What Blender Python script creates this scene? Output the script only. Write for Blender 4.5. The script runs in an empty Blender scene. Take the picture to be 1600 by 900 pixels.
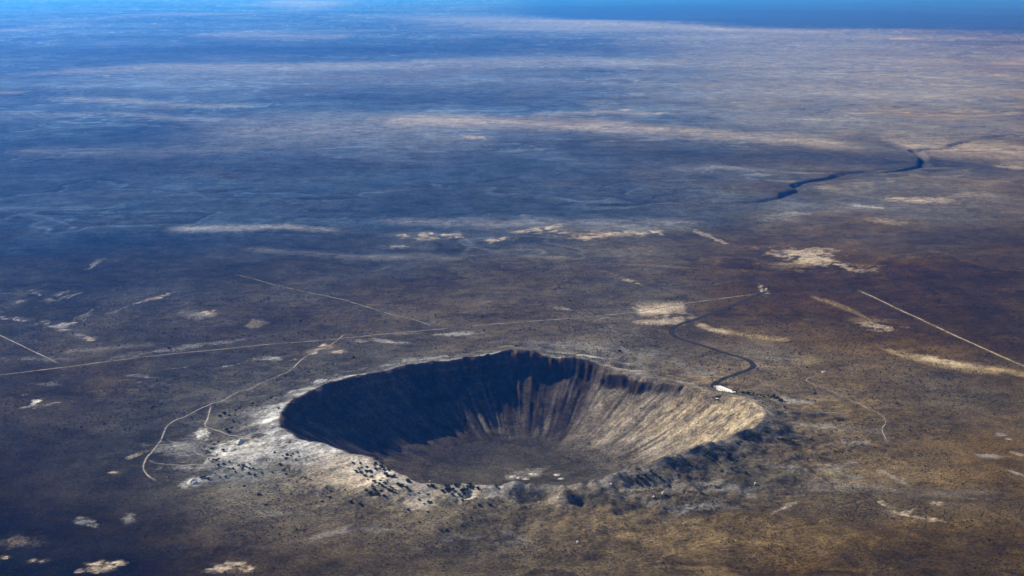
import bpy, bmesh, math, random
import numpy as np
from mathutils import Vector, Matrix
# ------------------------------------------------------------------ camera, sky, sun, exposure
S = bpy.context.scene
COL = S.collection
CAM_H = 1090.0
cam = bpy.data.cameras.new('camera'); cam_ob = bpy.data.objects.new('camera', cam); COL.objects.link(cam_ob)
cam.sensor_width = 36.0; cam.lens = 2450.0 / 1600 * 36; cam.clip_start = 1.0; cam.clip_end = 400000.0
cam_ob.location = (0, 0, CAM_H); cam_ob.rotation_euler = (math.radians(90 - 11.1), 0, 0)
S.camera = cam_ob
SUN_EL, SUN_AZ = math.radians(33.0), math.radians(-54.0)      # azimuth from +Y, clockwise
sdir = Vector((math.sin(SUN_AZ) * math.cos(SUN_EL), math.cos(SUN_AZ) * math.cos(SUN_EL), math.sin(SUN_EL)))
W = bpy.data.worlds.new('World'); S.world = W; W.use_nodes = True
wn = W.node_tree; bg = wn.nodes['Background']; sky = wn.nodes.new('ShaderNodeTexSky')
sky.sky_type = 'NISHITA'; sky.sun_disc = False; sky.sun_elevation = SUN_EL; sky.sun_rotation = SUN_AZ
sky.altitude = 1700; sky.air_density = 1.0; sky.dust_density = 0.3; sky.ozone_density = 1.5
wn.links.new(sky.outputs[0], bg.inputs[0]); bg.inputs[1].default_value = 0.05
sl = bpy.data.lights.new('sun', 'SUN'); sl.energy = 5.0; sl.angle = math.radians(0.5); sl.color = (1.0, 0.93, 0.84)
so = bpy.data.objects.new('sun', sl); so.rotation_euler = (-sdir).to_track_quat('-Z', 'Y').to_euler(); COL.objects.link(so)
S.view_settings.view_transform = 'Standard'; S.view_settings.look = 'None'
S.view_settings.exposure = 0.75; S.view_settings.gamma = 1.0
S.render.engine = 'CYCLES'
S.cycles.use_denoising = True; S.cycles.denoising_input_passes = 'RGB_ALBEDO_NORMAL'; S.cycles.denoising_prefilter = 'ACCURATE'
S.cycles.max_bounces = 4; S.cycles.diffuse_bounces = 2; S.cycles.volume_bounces = 2
random.seed(7); rng = np.random.default_rng(7)
# ------------------------------------------------------------------ ground data, metres; distant dark bands are painted cloud shadow
RIM_TABLE = [(-177.4, 599, 45), (-172.1, 603, 44), (-165.2, 604, 44), (-159.5, 594, 44), (-152.9, 586, 44), (-148.6, 569, 45), (-145.1, 553, 47),
 (-140.9, 552, 47), (-136.8, 552, 47), (-133.9, 548, 48), (-129.9, 544, 49), (-126.0, 553, 48), (-122.9, 568, 46), (-119.0, 587, 42),
 (-115.4, 596, 41), (-112.5, 611, 38), (-109.6, 612, 37), (-105.6, 608, 37), (-100.6, 598, 39), (-96.6, 594, 40), (-92.7, 589, 41), (-88.8, 591, 41),
 (-86.2, 597, 39), (-82.4, 605, 38), (-77.6, 597, 40), (-72.7, 576, 44), (-68.5, 565, 46), (-62.7, 549, 49), (-56.8, 542, 50), (-48.5, 522, 51),
 (-41.0, 523, 50), (-33.2, 532, 48), (-23.5, 545, 47), (-17.8, 571, 45), (-9.8, 591, 45), (-1.5, 599, 45), (3.1, 591, 45), (9.2, 583, 45),
 (12.4, 560, 45), (18.1, 529, 43), (26.5, 515, 41), (37.0, 502, 38), (46.7, 492, 35), (57.0, 518, 35), (63.4, 526, 35), (68.2, 555, 41),
 (74.2, 562, 42), (81.4, 569, 44), (87.4, 587, 50), (92.7, 594, 52), (98.1, 586, 49), (105.0, 564, 43), (114.0, 555, 41), (123.8, 563, 43),
 (132.0, 549, 42), (138.1, 552, 43), (145.6, 566, 44), (153.4, 572, 45), (164.4, 579, 45), (172.9, 593, 45)]
CANYONS = [[(4045, 11809), (3739, 11455), (3525, 11214), (3301, 11075), (3069, 10762), (2876, 10425), (2654, 10304), (2646, 10108), (2580, 9667), (2463, 9393),
  (2292, 9166), (2138, 9072), (2059, 9134), (1921, 9010), (1781, 8859), (1636, 8628), (1532, 8381), (1382, 8098), (1248, 7879), (1121, 7786),
  (958, 7763), (776, 7856)],
 [(0, 8859), (-89, 8656), (-346, 8435), (-551, 8381), (-676, 8224), (-806, 8173)],
 [(-1858, 7149), (-2061, 7033), (-2212, 6958), (-2229, 6742), (-2245, 6539)], [(-1373, 8354), (-1525, 8250), (-1608, 8148)],
 [(-2170, 8250), (-2271, 8123), (-2366, 7879)]]
SITE_Y = [7267, 6539, 5806, 5216, 4732, 4327, 3983, 3688, 3431, 3207, 3008, 2831]
SITE_X = [[-2397, -1798, -1198, -599, 0, 599, 1198, 1798, 2397], [-2163, -1622, -1081, -540, 0, 540, 1081, 1622, 2163],
 [-1928, -1446, -964, -482, 0, 482, 964, 1446, 1928], [-1740, -1305, -870, -435, 0, 435, 870, 1305, 1740],
 [-1584, -1188, -792, -396, 0, 396, 792, 1188, 1584], [-1455, -1091, -727, -363, 0, 363, 727, 1091, 1455],
 [-1345, -1008, -672, -336, 0, 336, 672, 1008, 1345], [-1250, -937, -625, -312, 0, 312, 625, 937, 1250],
 [-1168, -876, -584, -292, 0, 292, 584, 876, 1168], [-1096, -822, -548, -274, 0, 274, 548, 822, 1096],
 [-1032, -774, -516, -258, 0, 258, 516, 774, 1032], [-975, -731, -487, -243, 0, 243, 487, 731, 975]]
SITE_V = [[5.5, 5.5, 5.5, 5.5, 5.6, 6.0, 6.2, 6.5, 6.0], [4.0, 4.0, 4.0, 5.0, 7.0, 7.0, 5.0, 6.0, 5.0], [3.6, 3.6, 4.0, 4.5, 5.5, 5.5, 4.0, 3.5, 3.0],
 [4.5, 4.5, 5.0, 5.5, 6.5, 6.5, 4.4, 3.5, 3.2], [5.0, 4.5, 5.5, 6.5, 8.0, 9.0, 7.5, 4.0, 3.4], [4.0, 4.5, 6.5, 8.0, 10.5, 13.0, 13.0, 9.0, 5.5],
 [4.0, 4.5, 8.0, 10.0, 10.0, 11.0, 12.0, 10.5, 7.5], [3.0, 3.5, 10.0, 12.0, 12.0, 12.0, 12.0, 9.5, 8.0],
 [2.0, 3.4, 12.0, 14.0, 12.0, 12.0, 10.0, 10.5, 8.5], [1.6, 3.0, 10.0, 13.0, 11.0, 9.0, 7.5, 8.0, 6.5],
 [0.8, 1.4, 5.5, 9.5, 10.0, 9.0, 7.5, 5.5, 4.4], [0.6, 0.6, 2.6, 7.0, 8.5, 8.0, 6.5, 4.6, 3.6]]
SITE_W = [[-1.0, -1.0, -1.0, -1.0, -0.9, -0.6, -0.2, 0.2, 0.4], [-0.9, -0.8, -0.6, -0.4, -0.1, 0.2, 0.5, 0.6, 0.6],
 [-0.2, -0.2, 0.0, 0.1, 0.2, 0.3, 0.9, 1.0, 1.0], [0.0, 0.0, 0.05, 0.1, 0.2, 0.4, 1.0, 1.0, 1.0], [0.1, 0.1, 0.1, 0.1, 0.15, 0.2, 0.7, 1.0, 1.0],
 [0.2, 0.2, 0.15, 0.15, 0.1, 0.12, 0.25, 0.6, 0.8], [0.2, 0.25, 0.15, 0.1, 0.1, 0.15, 0.25, 0.45, 0.6],
 [0.15, 0.2, 0.1, 0.1, 0.2, 0.2, 0.3, 0.5, 0.6], [0.2, 0.2, 0.1, 0.15, 0.3, 0.35, 0.35, 0.45, 0.7], [0.3, 0.3, 0.2, 0.3, 0.45, 0.5, 0.5, 0.6, 0.8],
 [0.4, 0.4, 0.35, 0.4, 0.5, 0.7, 0.9, 1.0, 1.0], [0.7, 0.7, 0.5, 0.5, 0.6, 0.7, 0.9, 1.0, 1.0]]
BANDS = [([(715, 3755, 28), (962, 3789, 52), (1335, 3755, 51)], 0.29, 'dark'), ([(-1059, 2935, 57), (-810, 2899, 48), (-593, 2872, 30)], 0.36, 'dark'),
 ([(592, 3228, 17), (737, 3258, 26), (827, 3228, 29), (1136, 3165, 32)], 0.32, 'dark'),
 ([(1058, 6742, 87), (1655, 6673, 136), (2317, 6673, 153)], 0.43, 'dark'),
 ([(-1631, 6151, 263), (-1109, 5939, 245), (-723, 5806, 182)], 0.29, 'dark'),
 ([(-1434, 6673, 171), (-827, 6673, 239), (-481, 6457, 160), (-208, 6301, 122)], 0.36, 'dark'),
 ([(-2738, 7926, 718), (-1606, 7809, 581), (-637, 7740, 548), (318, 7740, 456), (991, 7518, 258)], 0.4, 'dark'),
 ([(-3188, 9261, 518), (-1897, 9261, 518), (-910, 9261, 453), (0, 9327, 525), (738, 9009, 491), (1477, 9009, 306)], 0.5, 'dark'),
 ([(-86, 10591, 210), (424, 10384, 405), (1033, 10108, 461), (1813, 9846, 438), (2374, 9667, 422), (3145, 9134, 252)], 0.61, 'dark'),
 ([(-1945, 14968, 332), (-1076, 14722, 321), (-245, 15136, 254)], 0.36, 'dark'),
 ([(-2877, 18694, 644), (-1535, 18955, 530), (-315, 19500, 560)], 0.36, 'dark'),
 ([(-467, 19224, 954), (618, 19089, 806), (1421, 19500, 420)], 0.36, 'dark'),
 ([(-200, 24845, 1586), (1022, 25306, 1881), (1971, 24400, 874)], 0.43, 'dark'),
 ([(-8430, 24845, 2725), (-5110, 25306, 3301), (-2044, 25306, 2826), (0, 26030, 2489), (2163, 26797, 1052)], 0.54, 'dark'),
 ([(-5282, 50513, 3623), (-3466, 47874, 5437), (-1801, 44755, 6671), (492, 40768, 6335), (3057, 37948, 4797), (4941, 35037, 2917),
 (6800, 33743, 2164), (10522, 31062, 1835)],
 0.675, 'pale'),
 ([(-14029, 87352, 7200), (-10276, 77532, 9957), (-6664, 66338, 8337)], 0.6000000000000001, 'pale'),
 ([(-12152, 48722, 3371), (-7864, 51458, 3759)], 0.26249999999999996, 'pale'),
 ([(-6770, 32931, 1545), (-4985, 32539, 2518), (-3006, 31062, 1376)], 0.3375, 'pale'),
 ([(-12183, 36435, 3787), (-10383, 38480, 3516)], 0.30000000000000004, 'pale'),
 ([(-6234, 18315, 966), (-5681, 18955, 1206), (-5446, 19785, 937), (-4536, 20379, 994), (-2908, 20533, 1009), (-1530, 21009, 1056),
 (-863, 21339, 1526), (883, 21854, 1600), (1740, 21508, 1328), (2741, 21173, 858)],
 0.5625, 'pale'),
 ([(-5807, 17046, 1658), (-4365, 17951, 2365), (-2140, 17601, 2275), (0, 17951, 2101), (1783, 17601, 2275)], 0.24200000000000002, 'pale'),
 ([(1125, 27892, 1567), (3310, 27334, 4238), (6307, 26030, 3845), (8430, 24845, 3503)], 0.462, 'pale'),
 ([(1557, 19224, 3015), (3431, 18824, 4070), (6728, 19785, 3192)], 0.49500000000000005, 'pale'),
 ([(614, 15136, 1876), (2529, 15573, 1785), (3688, 15136, 1122), (5807, 17046, 1183)], 0.44000000000000006, 'pale'),
 ([(1523, 12468, 894), (2953, 12075, 959), (4228, 12353, 626)], 0.36300000000000004, 'pale'),
 ([(-5248, 15573, 186), (-4778, 15483, 184)], 0.375, 'pale'),
 ([(-4378, 14968, 194), (-3532, 14485, 222), (-2982, 14105, 173), (-2157, 13959, 141)], 0.44999999999999996, 'pale'),
 ([(-4198, 12888, 144), (-3332, 13205, 168), (-2587, 12704, 156), (-1912, 12353, 148)], 0.30000000000000004, 'pale'),
 ([(-2805, 12075, 1080), (-1413, 11553, 1433), (-471, 11553, 1544), (461, 11309, 843)], 0.462, 'pale'),
 ([(-3383, 10344, 209), (-2499, 10185, 304), (-1606, 10344, 209)], 0.1875, 'pale'),
 ([(-1236, 12645, 387), (0, 12410, 523), (731, 11967, 487), (1355, 11454, 383), (1801, 11029, 414), (2293, 10591, 437), (2602, 10264, 308)], 0.5625,
 'sand'),
 ([(2549, 10762, 525), (2971, 10384, 668), (3498, 10185, 601)], 0.6050000000000001, 'sand'),
 ([(106, 13076, 248), (767, 13469, 175), (1277, 13076, 165)], 0.375, 'sand'),
 ([(1514, 8380, 213), (2091, 8488, 300), (2984, 8655, 255)], 0.16, 'sand'), ([(1210, 7740, 114), (1900, 7694, 406), (2676, 7740, 319)], 0.12, 'pale'),
 ([(901, 9165, 158), (1214, 9261, 97), (1599, 9071, 93)], 0.25, 'pale'),
 ([(-1575, 6939, 73), (-1321, 6958, 92), (-1036, 6976, 74), (-737, 6866, 36)], 0.5, 'pale'),
 ([(-709, 7168, 58), (-116, 7071, 153), (583, 7071, 172), (975, 7168, 117)], 0.3, 'pale'),
 ([(-1175, 6457, 48), (-621, 6255, 60), (-205, 6195, 59)], 0.2, 'pale'),
 ([(1099, 4688, 34), (1132, 4578, 41), (1207, 4497, 56), (1292, 4395, 61), (1384, 4334, 44), (1498, 4240, 35)], 0.8, 'gold'),
 ([(1046, 5403, 34), (1120, 5270, 43), (1168, 5092, 50), (1185, 4934, 57)], 0.55, 'gold'),
 ([(582, 4982, 38), (651, 4868, 41), (740, 4786, 36), (870, 4723, 26)], 0.6, 'gold'),
 ([(407, 5143, 62), (496, 5174, 83), (601, 5248, 43)], 0.85, 'sand'), ([(383, 4963, 19), (498, 4973, 48), (575, 5012, 39)], 0.7, 'sand'),
 ([(679, 3732, 22), (790, 3732, 33), (943, 3710, 22)], 0.25, 'pale'),
 ([(600, 3271, 26), (744, 3293, 35), (862, 3258, 26), (1107, 3241, 17)], 0.22, 'cool')]
FAR_DARK_EDGE = [(-2486, 61868), (0, 51458), (1893, 47054), (3489, 43342), (6031, 37430), (8580, 35491), (11282, 32539)]
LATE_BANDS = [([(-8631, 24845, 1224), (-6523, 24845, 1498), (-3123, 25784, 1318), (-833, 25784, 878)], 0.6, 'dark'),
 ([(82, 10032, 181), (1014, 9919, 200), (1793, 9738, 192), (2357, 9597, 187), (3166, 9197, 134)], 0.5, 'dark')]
PATCHES = [(-4776, 18566, 188, 64, 1.34, 1, 'white'), (-270, 11029, 115, 77, -0.97, 0.9, 'sand'), (973, 13675, 66, 125, 0.0, 0.6, 'sand'),
 (1236, 13205, 48, 116, 0.0, 0.6, 'sand'), (1211, 6151, 214, 87, -1.16, 0.6, 'sand'), (1201, 6195, 121, 83, -0.97, 0.5, 'sand'),
 (1202, 6285, 72, 101, -0.58, 0.8, 'sand'), (1288, 5994, 132, 24, -1.28, 0.6, 'sand'), (1116, 6051, 75, 113, 0.0, 0.4, 'gold'),
 (437, 5690, 95, 16, -1.24, 0.7, 'sand'), (854, 6777, 175, 14, -1.3, 0.6, 'sand'), (901, 6605, 65, 15, -1.18, 0.6, 'sand'),
 (-468, 6742, 25, 43, 0.0, 0.27999999999999997, 'sand'), (-489, 6760, 16, 7, 0.98, 0.8132507760945895, 'sand'),
 (-470, 6766, 11, 11, 0.64, 0.8466960730485455, 'sand'), (-470, 6736, 12, 10, 0.79, 0.89941888283193, 'sand'),
 (-459, 6756, 7, 10, 0.77, 0.7655944008137348, 'sand'), (-449, 6736, 14, 7, 1.03, 0.9227860382622496, 'sand'),
 (-378, 6777, 39, 61, 0.0, 0.315, 'sand'), (-389, 6818, 18, 13, 0.88, 1, 'sand'), (-391, 6753, 13, 13, -0.25, 1, 'sand'),
 (-362, 6746, 11, 17, -0.34, 0.7660439648649335, 'sand'), (-352, 6788, 11, 14, 0.04, 0.851390377194533, 'sand'),
 (-351, 6799, 11, 13, 0.22, 0.8084876578974557, 'sand'), (-400, 6753, 14, 14, -0.42, 0.8125987717030585, 'sand'),
 (-353, 6810, 15, 16, 0.24, 1, 'sand'), (-373, 6690, 55, 51, 0.0, 0.21, 'sand'), (-341, 6666, 15, 7, 0.97, 0.5380582744396544, 'sand'),
 (-401, 6661, 11, 12, 0.46, 0.734838123356861, 'sand'), (-323, 6673, 11, 13, 0.02, 0.4955647583179875, 'sand'),
 (-354, 6701, 15, 14, 0.1, 0.6369149326577569, 'sand'), (-368, 6715, 15, 12, 0.48, 0.6408734776709434, 'sand'),
 (-344, 6699, 13, 8, 0.87, 0.7023772569583107, 'sand'), (-385, 6700, 23, 10, 0.69, 0.5844059206074769, 'sand'),
 (-377, 6724, 15, 16, 0.33, 0.7031730622051641, 'sand'), (-273, 6759, 43, 59, -0.55, 0.33249999999999996, 'sand'),
 (-240, 6701, 16, 16, -0.69, 0.8805337175119657, 'sand'), (-275, 6778, 9, 18, 0.24, 1, 'sand'),
 (-269, 6800, 12, 13, -0.54, 0.8018631008099333, 'sand'), (-297, 6773, 10, 19, 0.21, 0.853678914963873, 'sand'),
 (-244, 6769, 8, 14, 0.19, 0.8669300965131967, 'sand'), (-269, 6709, 8, 14, -0.47, 1, 'sand'), (-239, 6777, 13, 17, 0.71, 1, 'sand'),
 (-477, 6490, 42, 32, 0.0, 0.6, 'pale'), (-49, 6656, 45, 43, 0.56, 0.33249999999999996, 'sand'), (-73, 6619, 33, 5, 1.14, 0.79051890278282, 'sand'),
 (-55, 6624, 14, 8, 0.91, 0.8859487153298141, 'sand'), (-34, 6681, 14, 10, 0.83, 1, 'sand'), (-48, 6685, 14, 12, 0.76, 1, 'sand'),
 (-85, 6645, 17, 10, 0.77, 1, 'sand'), (-21, 6659, 14, 11, 0.63, 0.9138582928644732, 'sand'), (-37, 6655, 30, 5, 1.13, 1, 'sand'),
 (108, 6921, 68, 73, 0.0, 0.21, 'sand'), (154, 6905, 24, 13, 0.67, 0.695672079068064, 'sand'), (53, 6878, 36, 15, 0.91, 0.5146132538082034, 'sand'),
 (160, 6933, 14, 16, 0.12, 0.5284480937455535, 'sand'), (106, 6902, 20, 14, -0.21, 0.6102538798442682, 'sand'),
 (100, 6914, 21, 16, 0.84, 0.6428151683135952, 'sand'), (65, 6907, 37, 14, 0.91, 0.66746062465408, 'sand'),
 (160, 6956, 16, 21, -0.05, 0.6153533480037948, 'sand'), (126, 6901, 15, 19, 0.3, 0.6892157860703758, 'sand'),
 (110, 6940, 25, 16, 0.86, 0.5244908444310014, 'sand'), (44, 6880, 33, 10, 0.78, 0.5395116615358128, 'sand'),
 (178, 6976, 101, 35, 1.08, 0.21, 'sand'), (187, 6996, 29, 8, 0.99, 0.6191854546190976, 'sand'), (206, 6996, 40, 8, 1.12, 0.6483092241858963, 'sand'),
 (150, 6921, 60, 7, 1.27, 0.679006762125951, 'sand'), (163, 6989, 16, 13, 0.93, 0.6360722084679237, 'sand'),
 (167, 6955, 55, 6, 1.26, 0.543759054668319, 'sand'), (212, 7044, 34, 10, 1.11, 0.7001684833357941, 'sand'),
 (183, 7017, 36, 7, 1.27, 0.6872736473765467, 'sand'), (214, 7078, 26, 6, 1.21, 0.6184767993016813, 'sand'),
 (127, 6848, 113, 53, 0.0, 0.13999999999999999, 'sand'), (111, 6810, 31, 10, 0.97, 0.5076476726460071, 'sand'),
 (91, 6829, 14, 14, 0.08, 0.44566499747501, 'sand'), (193, 6878, 44, 8, 0.97, 0.4871318249519342, 'sand'),
 (109, 6870, 35, 8, 0.97, 0.3688908381989281, 'sand'), (85, 6869, 33, 13, -0.4, 0.46019547470808847, 'sand'),
 (83, 6863, 18, 14, 0.24, 0.46619927059570937, 'sand'), (83, 6862, 57, 10, 0.94, 0.33425375704531785, 'sand'),
 (183, 6849, 24, 14, -0.1, 0.3339696647660721, 'sand'), (225, 6809, 34, 10, 0.76, 0.4374969315744191, 'sand'),
 (63, 6845, 36, 13, -0.25, 0.3558385601204223, 'sand'), (210, 6881, 27, 11, 0.73, 0.34378251232917406, 'sand'),
 (38, 6823, 16, 12, -0.47, 0.4764300363415555, 'sand'), (318, 6690, 38, 68, 0.0, 0.21, 'sand'), (310, 6724, 14, 21, 0.1, 0.6391152037438487, 'sand'),
 (317, 6638, 19, 8, 0.91, 0.6586661329424693, 'sand'), (334, 6676, 16, 11, 0.62, 0.5596019324662127, 'sand'),
 (309, 6716, 20, 9, 0.81, 0.6942225889774076, 'sand'), (311, 6708, 22, 15, 0.8, 0.5266033048856394, 'sand'),
 (317, 6682, 9, 18, 0.08, 0.7243874120937907, 'sand'), (298, 6674, 13, 8, 0.93, 0.514912157532399, 'sand'),
 (339, 6704, 16, 11, 0.81, 0.4937329880188763, 'sand'), (406, 6777, 71, 67, 0.3, 0.22749999999999998, 'sand'),
 (362, 6724, 24, 10, 0.88, 0.7608936598055623, 'sand'), (433, 6799, 20, 13, 0.54, 0.7129169438216756, 'sand'),
 (413, 6735, 33, 9, 0.78, 0.5331130072955973, 'sand'), (387, 6738, 38, 9, 1.0, 0.7836948808881264, 'sand'),
 (422, 6804, 38, 8, 0.94, 0.7764644404629031, 'sand'), (349, 6799, 20, 17, 0.52, 0.5320061496150104, 'sand'),
 (375, 6744, 31, 7, 1.04, 0.6053807226348905, 'sand'), (465, 6847, 19, 22, 0.33, 0.6113167433469735, 'sand'),
 (428, 6827, 16, 14, -0.04, 0.801440733913865, 'sand'), (441, 6802, 31, 17, 0.79, 0.6906883878403061, 'sand'),
 (553, 6866, 79, 69, 0.3, 0.24499999999999997, 'sand'), (507, 6896, 25, 12, 0.5, 0.5997649565274333, 'sand'),
 (574, 6845, 36, 11, 0.76, 0.6998763514256923, 'sand'), (579, 6843, 26, 8, 1.0, 0.6422150891338189, 'sand'),
 (582, 6827, 37, 10, 0.75, 0.8653535664639498, 'sand'), (555, 6884, 43, 13, 0.96, 0.7410088725381524, 'sand'),
 (505, 6887, 18, 14, 0.12, 0.6878876782999118, 'sand'), (506, 6837, 14, 13, -0.31, 0.6244900040214914, 'sand'),
 (500, 6851, 22, 12, 1.0, 0.5738404986715636, 'sand'), (620, 6886, 26, 23, 0.26, 0.5703782139616757, 'sand'),
 (577, 6924, 18, 15, 0.84, 0.8215050514261103, 'sand'), (554, 6835, 27, 19, 0.67, 0.8586194944747637, 'sand'),
 (631, 6884, 38, 60, -0.6, 0.315, 'sand'), (649, 6860, 10, 15, -0.47, 0.8081279124908934, 'sand'), (625, 6870, 11, 11, 0.59, 1, 'sand'),
 (650, 6830, 15, 15, 0.65, 1, 'sand'), (627, 6864, 9, 18, 0.54, 1, 'sand'), (643, 6872, 11, 14, -0.16, 0.7587418676794012, 'sand'),
 (619, 6919, 10, 13, 0.65, 0.7316012386340435, 'sand'), (616, 6835, 13, 15, 0.45, 0.7746971145619905, 'sand'), (364, 6795, 196, 88, 0.0, 0.3, 'sand'),
 (1732, 7649, 89, 38, -1.12, 0.8, 'pale'), (1791, 7605, 25, 44, 0.0, 0.6, 'sand'), (1984, 7974, 32, 44, -0.73, 0.8, 'sand'),
 (2090, 7879, 131, 92, -0.23, 0.7, 'sand'), (2408, 8023, 98, 97, 0.0, 0.3, 'sand'), (1728, 7148, 79, 72, -1.09, 0.4, 'sand'),
 (2998, 9261, 75, 97, 0.0, 0.5, 'sand'), (1362, 7433, 61, 63, 0.0, 0.4, 'pale'), (1250, 7308, 90, 81, 0.0, 0.3, 'pale'),
 (902, 5531, 11, 83, 0.0, 0.8, 'sand'), (490, 5153, 55, 72, 0.0, 0.6, 'sand'), (1179, 4934, 39, 52, 0.4, 0.7, 'sand'),
 (1172, 5012, 65, 51, -1.12, 0.35, 'gold'), (660, 4859, 36, 22, -0.8, 0.8, 'sand'), (609, 4944, 23, 19, -0.81, 0.7, 'sand'),
 (558, 5051, 34, 27, 0.42, 0.7, 'sand'), (1268, 4444, 80, 26, -0.97, 0.7, 'sand'), (1238, 4471, 42, 21, -0.83, 0.6, 'sand'),
 (193, 5143, 46, 18, -0.64, 0.75, 'pale'), (60, 7308, 30, 40, 0.0, 0.3, 'pale'), (-170, 4784, 48, 36, 0.0, 0.7, 'pale'),
 (-219, 4780, 36, 22, 0.0, 0.5, 'pale'), (-372, 4675, 66, 23, -0.4, 0.24499999999999997, 'pale'),
 (-381, 4673, 22, 5, -0.56, 0.8439532802485442, 'pale'), (-332, 4661, 14, 6, -0.23, 0.5748289866395606, 'pale'),
 (-376, 4693, 16, 5, 0.61, 0.707614647012022, 'pale'), (-380, 4678, 9, 6, 0.2, 0.5884853193054068, 'pale'),
 (-381, 4673, 13, 6, -0.49, 0.5649058655422131, 'pale'), (-406, 4703, 15, 6, -0.21, 0.5858297986245925, 'pale'),
 (-398, 4704, 17, 7, 0.19, 0.8666581912300543, 'pale'), (-416, 4720, 17, 6, -0.65, 0.7380257964013262, 'pale'),
 (-414, 4693, 8, 8, 0.17, 0.5956422852042126, 'pale'), (-411, 4683, 26, 5, -0.69, 0.8611056866780741, 'pale'),
 (-452, 4697, 43, 17, 0.0, 0.175, 'pale'), (-467, 4711, 9, 5, 0.71, 0.4454856455180633, 'pale'), (-469, 4686, 7, 6, 0.4, 0.5844992823956334, 'pale'),
 (-450, 4683, 8, 6, 0.32, 0.5269028580940818, 'pale'), (-466, 4703, 7, 6, -0.18, 0.6167044461187629, 'pale'),
 (-457, 4682, 19, 4, 0.79, 0.6089346368619741, 'pale'), (-415, 4692, 15, 6, 0.29, 0.4185226504820423, 'pale'),
 (-461, 4684, 10, 4, 0.86, 0.523929000382144, 'pale'), (-580, 4574, 51, 20, 1.14, 0.33249999999999996, 'sand'), (-576, 4581, 19, 5, 1.17, 1, 'sand'),
 (-585, 4611, 14, 3, 1.3, 0.9573103294490959, 'sand'), (-574, 4579, 17, 2, 1.31, 1, 'sand'), (-576, 4626, 13, 3, 1.19, 0.9006538416868727, 'sand'),
 (-568, 4629, 14, 7, 1.03, 1, 'sand'), (-562, 4607, 9, 4, 1.13, 0.9227827374902509, 'sand'), (-578, 4622, 13, 5, 1.03, 0.7938829297648771, 'sand'),
 (-583, 4540, 16, 3, 1.27, 0.8063285169884593, 'sand'), (-584, 4528, 17, 4, 1.16, 1, 'sand'), (-573, 4641, 15, 4, 1.28, 1, 'sand'),
 (-513, 4537, 17, 20, 0.0, 0.27999999999999997, 'sand'), (-507, 4523, 4, 6, -0.23, 0.7353746561560084, 'sand'),
 (-508, 4551, 7, 6, -0.04, 0.9580206713898044, 'sand'), (-528, 4528, 4, 6, 0.39, 0.741379156306992, 'sand'),
 (-509, 4546, 6, 6, -0.35, 0.7997493538942321, 'sand'), (-520, 4536, 6, 6, 0.2, 0.8153898447064984, 'sand'),
 (-700, 4453, 30, 25, -0.38, 0.27999999999999997, 'pale'), (-710, 4447, 8, 6, 0.19, 0.7068624506366684, 'pale'),
 (-702, 4459, 6, 6, -0.31, 0.7764498675085894, 'pale'), (-685, 4463, 5, 7, -0.19, 0.9407154537090012, 'pale'),
 (-677, 4439, 9, 7, -0.12, 0.8413114155467452, 'pale'), (-675, 4446, 7, 6, -0.29, 0.6643905730804059, 'pale'),
 (-696, 4472, 7, 6, -0.2, 0.8686300392609191, 'pale'), (-698, 4474, 6, 8, 0.02, 0.9705214135106509, 'pale'), (-727, 4446, 29, 23, 0.0, 0.175, 'pale'),
 (-724, 4442, 12, 5, 0.9, 0.42967215248061685, 'pale'), (-753, 4462, 6, 5, 0.77, 0.5185574432425132, 'pale'),
 (-706, 4446, 6, 5, 0.43, 0.47686328835010605, 'pale'), (-730, 4450, 6, 7, -0.34, 0.5406276697268204, 'pale'),
 (-748, 4433, 8, 5, 0.65, 0.6322293734438901, 'pale'), (-718, 4454, 7, 5, 0.49, 0.5680860972382066, 'pale'),
 (-705, 4464, 11, 5, 0.69, 0.6445514930229046, 'pale'), (-630, 4442, 18, 15, 0.0, 0.175, 'pale'),
 (-616, 4438, 4, 6, -0.06, 0.5385073896859243, 'pale'), (-644, 4435, 6, 5, 0.53, 0.42591186607904574, 'pale'),
 (-636, 4452, 8, 5, 0.54, 0.47522642580765717, 'pale'), (-632, 4445, 8, 5, -0.38, 0.4981359024442976, 'pale'),
 (-613, 4447, 5, 4, 0.74, 0.5857029815153301, 'pale'), (-1009, 5092, 32, 33, 0.86, 0.21, 'sand'),
 (-998, 5133, 7, 10, 0.68, 0.7365676230285719, 'sand'), (-1008, 5086, 9, 7, 0.59, 0.7391327250245942, 'sand'),
 (-1017, 5068, 18, 4, 1.28, 0.4985501915285184, 'sand'), (-1026, 5110, 10, 8, 1.0, 0.7517775677563692, 'sand'),
 (-1010, 5095, 7, 10, 0.91, 0.7741146228368202, 'sand'), (-998, 5147, 10, 8, 0.82, 0.493393682131483, 'sand'),
 (-1001, 5090, 9, 5, 0.89, 0.49438808901179687, 'sand'), (-1023, 5122, 9, 5, 0.96, 0.6851915310130011, 'sand'),
 (-1037, 5071, 47, 62, 0.48, 0.35, 'pale'), (-835, 4934, 32, 57, 0.0, 0.35, 'sand'), (-1241, 5369, 71, 13, 1.05, 0.24499999999999997, 'sand'),
 (-1228, 5399, 25, 3, 1.18, 0.8326725793273028, 'sand'), (-1209, 5429, 33, 2, 1.26, 0.7268107783291461, 'sand'),
 (-1232, 5397, 26, 3, 1.12, 0.860842385534757, 'sand'), (-1217, 5403, 24, 3, 1.14, 0.7114196263582003, 'sand'),
 (-1218, 5435, 19, 2, 1.32, 0.9007859662544092, 'sand'), (-1235, 5356, 16, 5, 0.89, 0.8686801533259784, 'sand'),
 (-1263, 5312, 25, 2, 1.28, 0.8169236095914774, 'sand'), (-1287, 5281, 57, 10, 1.16, 0.21, 'pale'),
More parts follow.
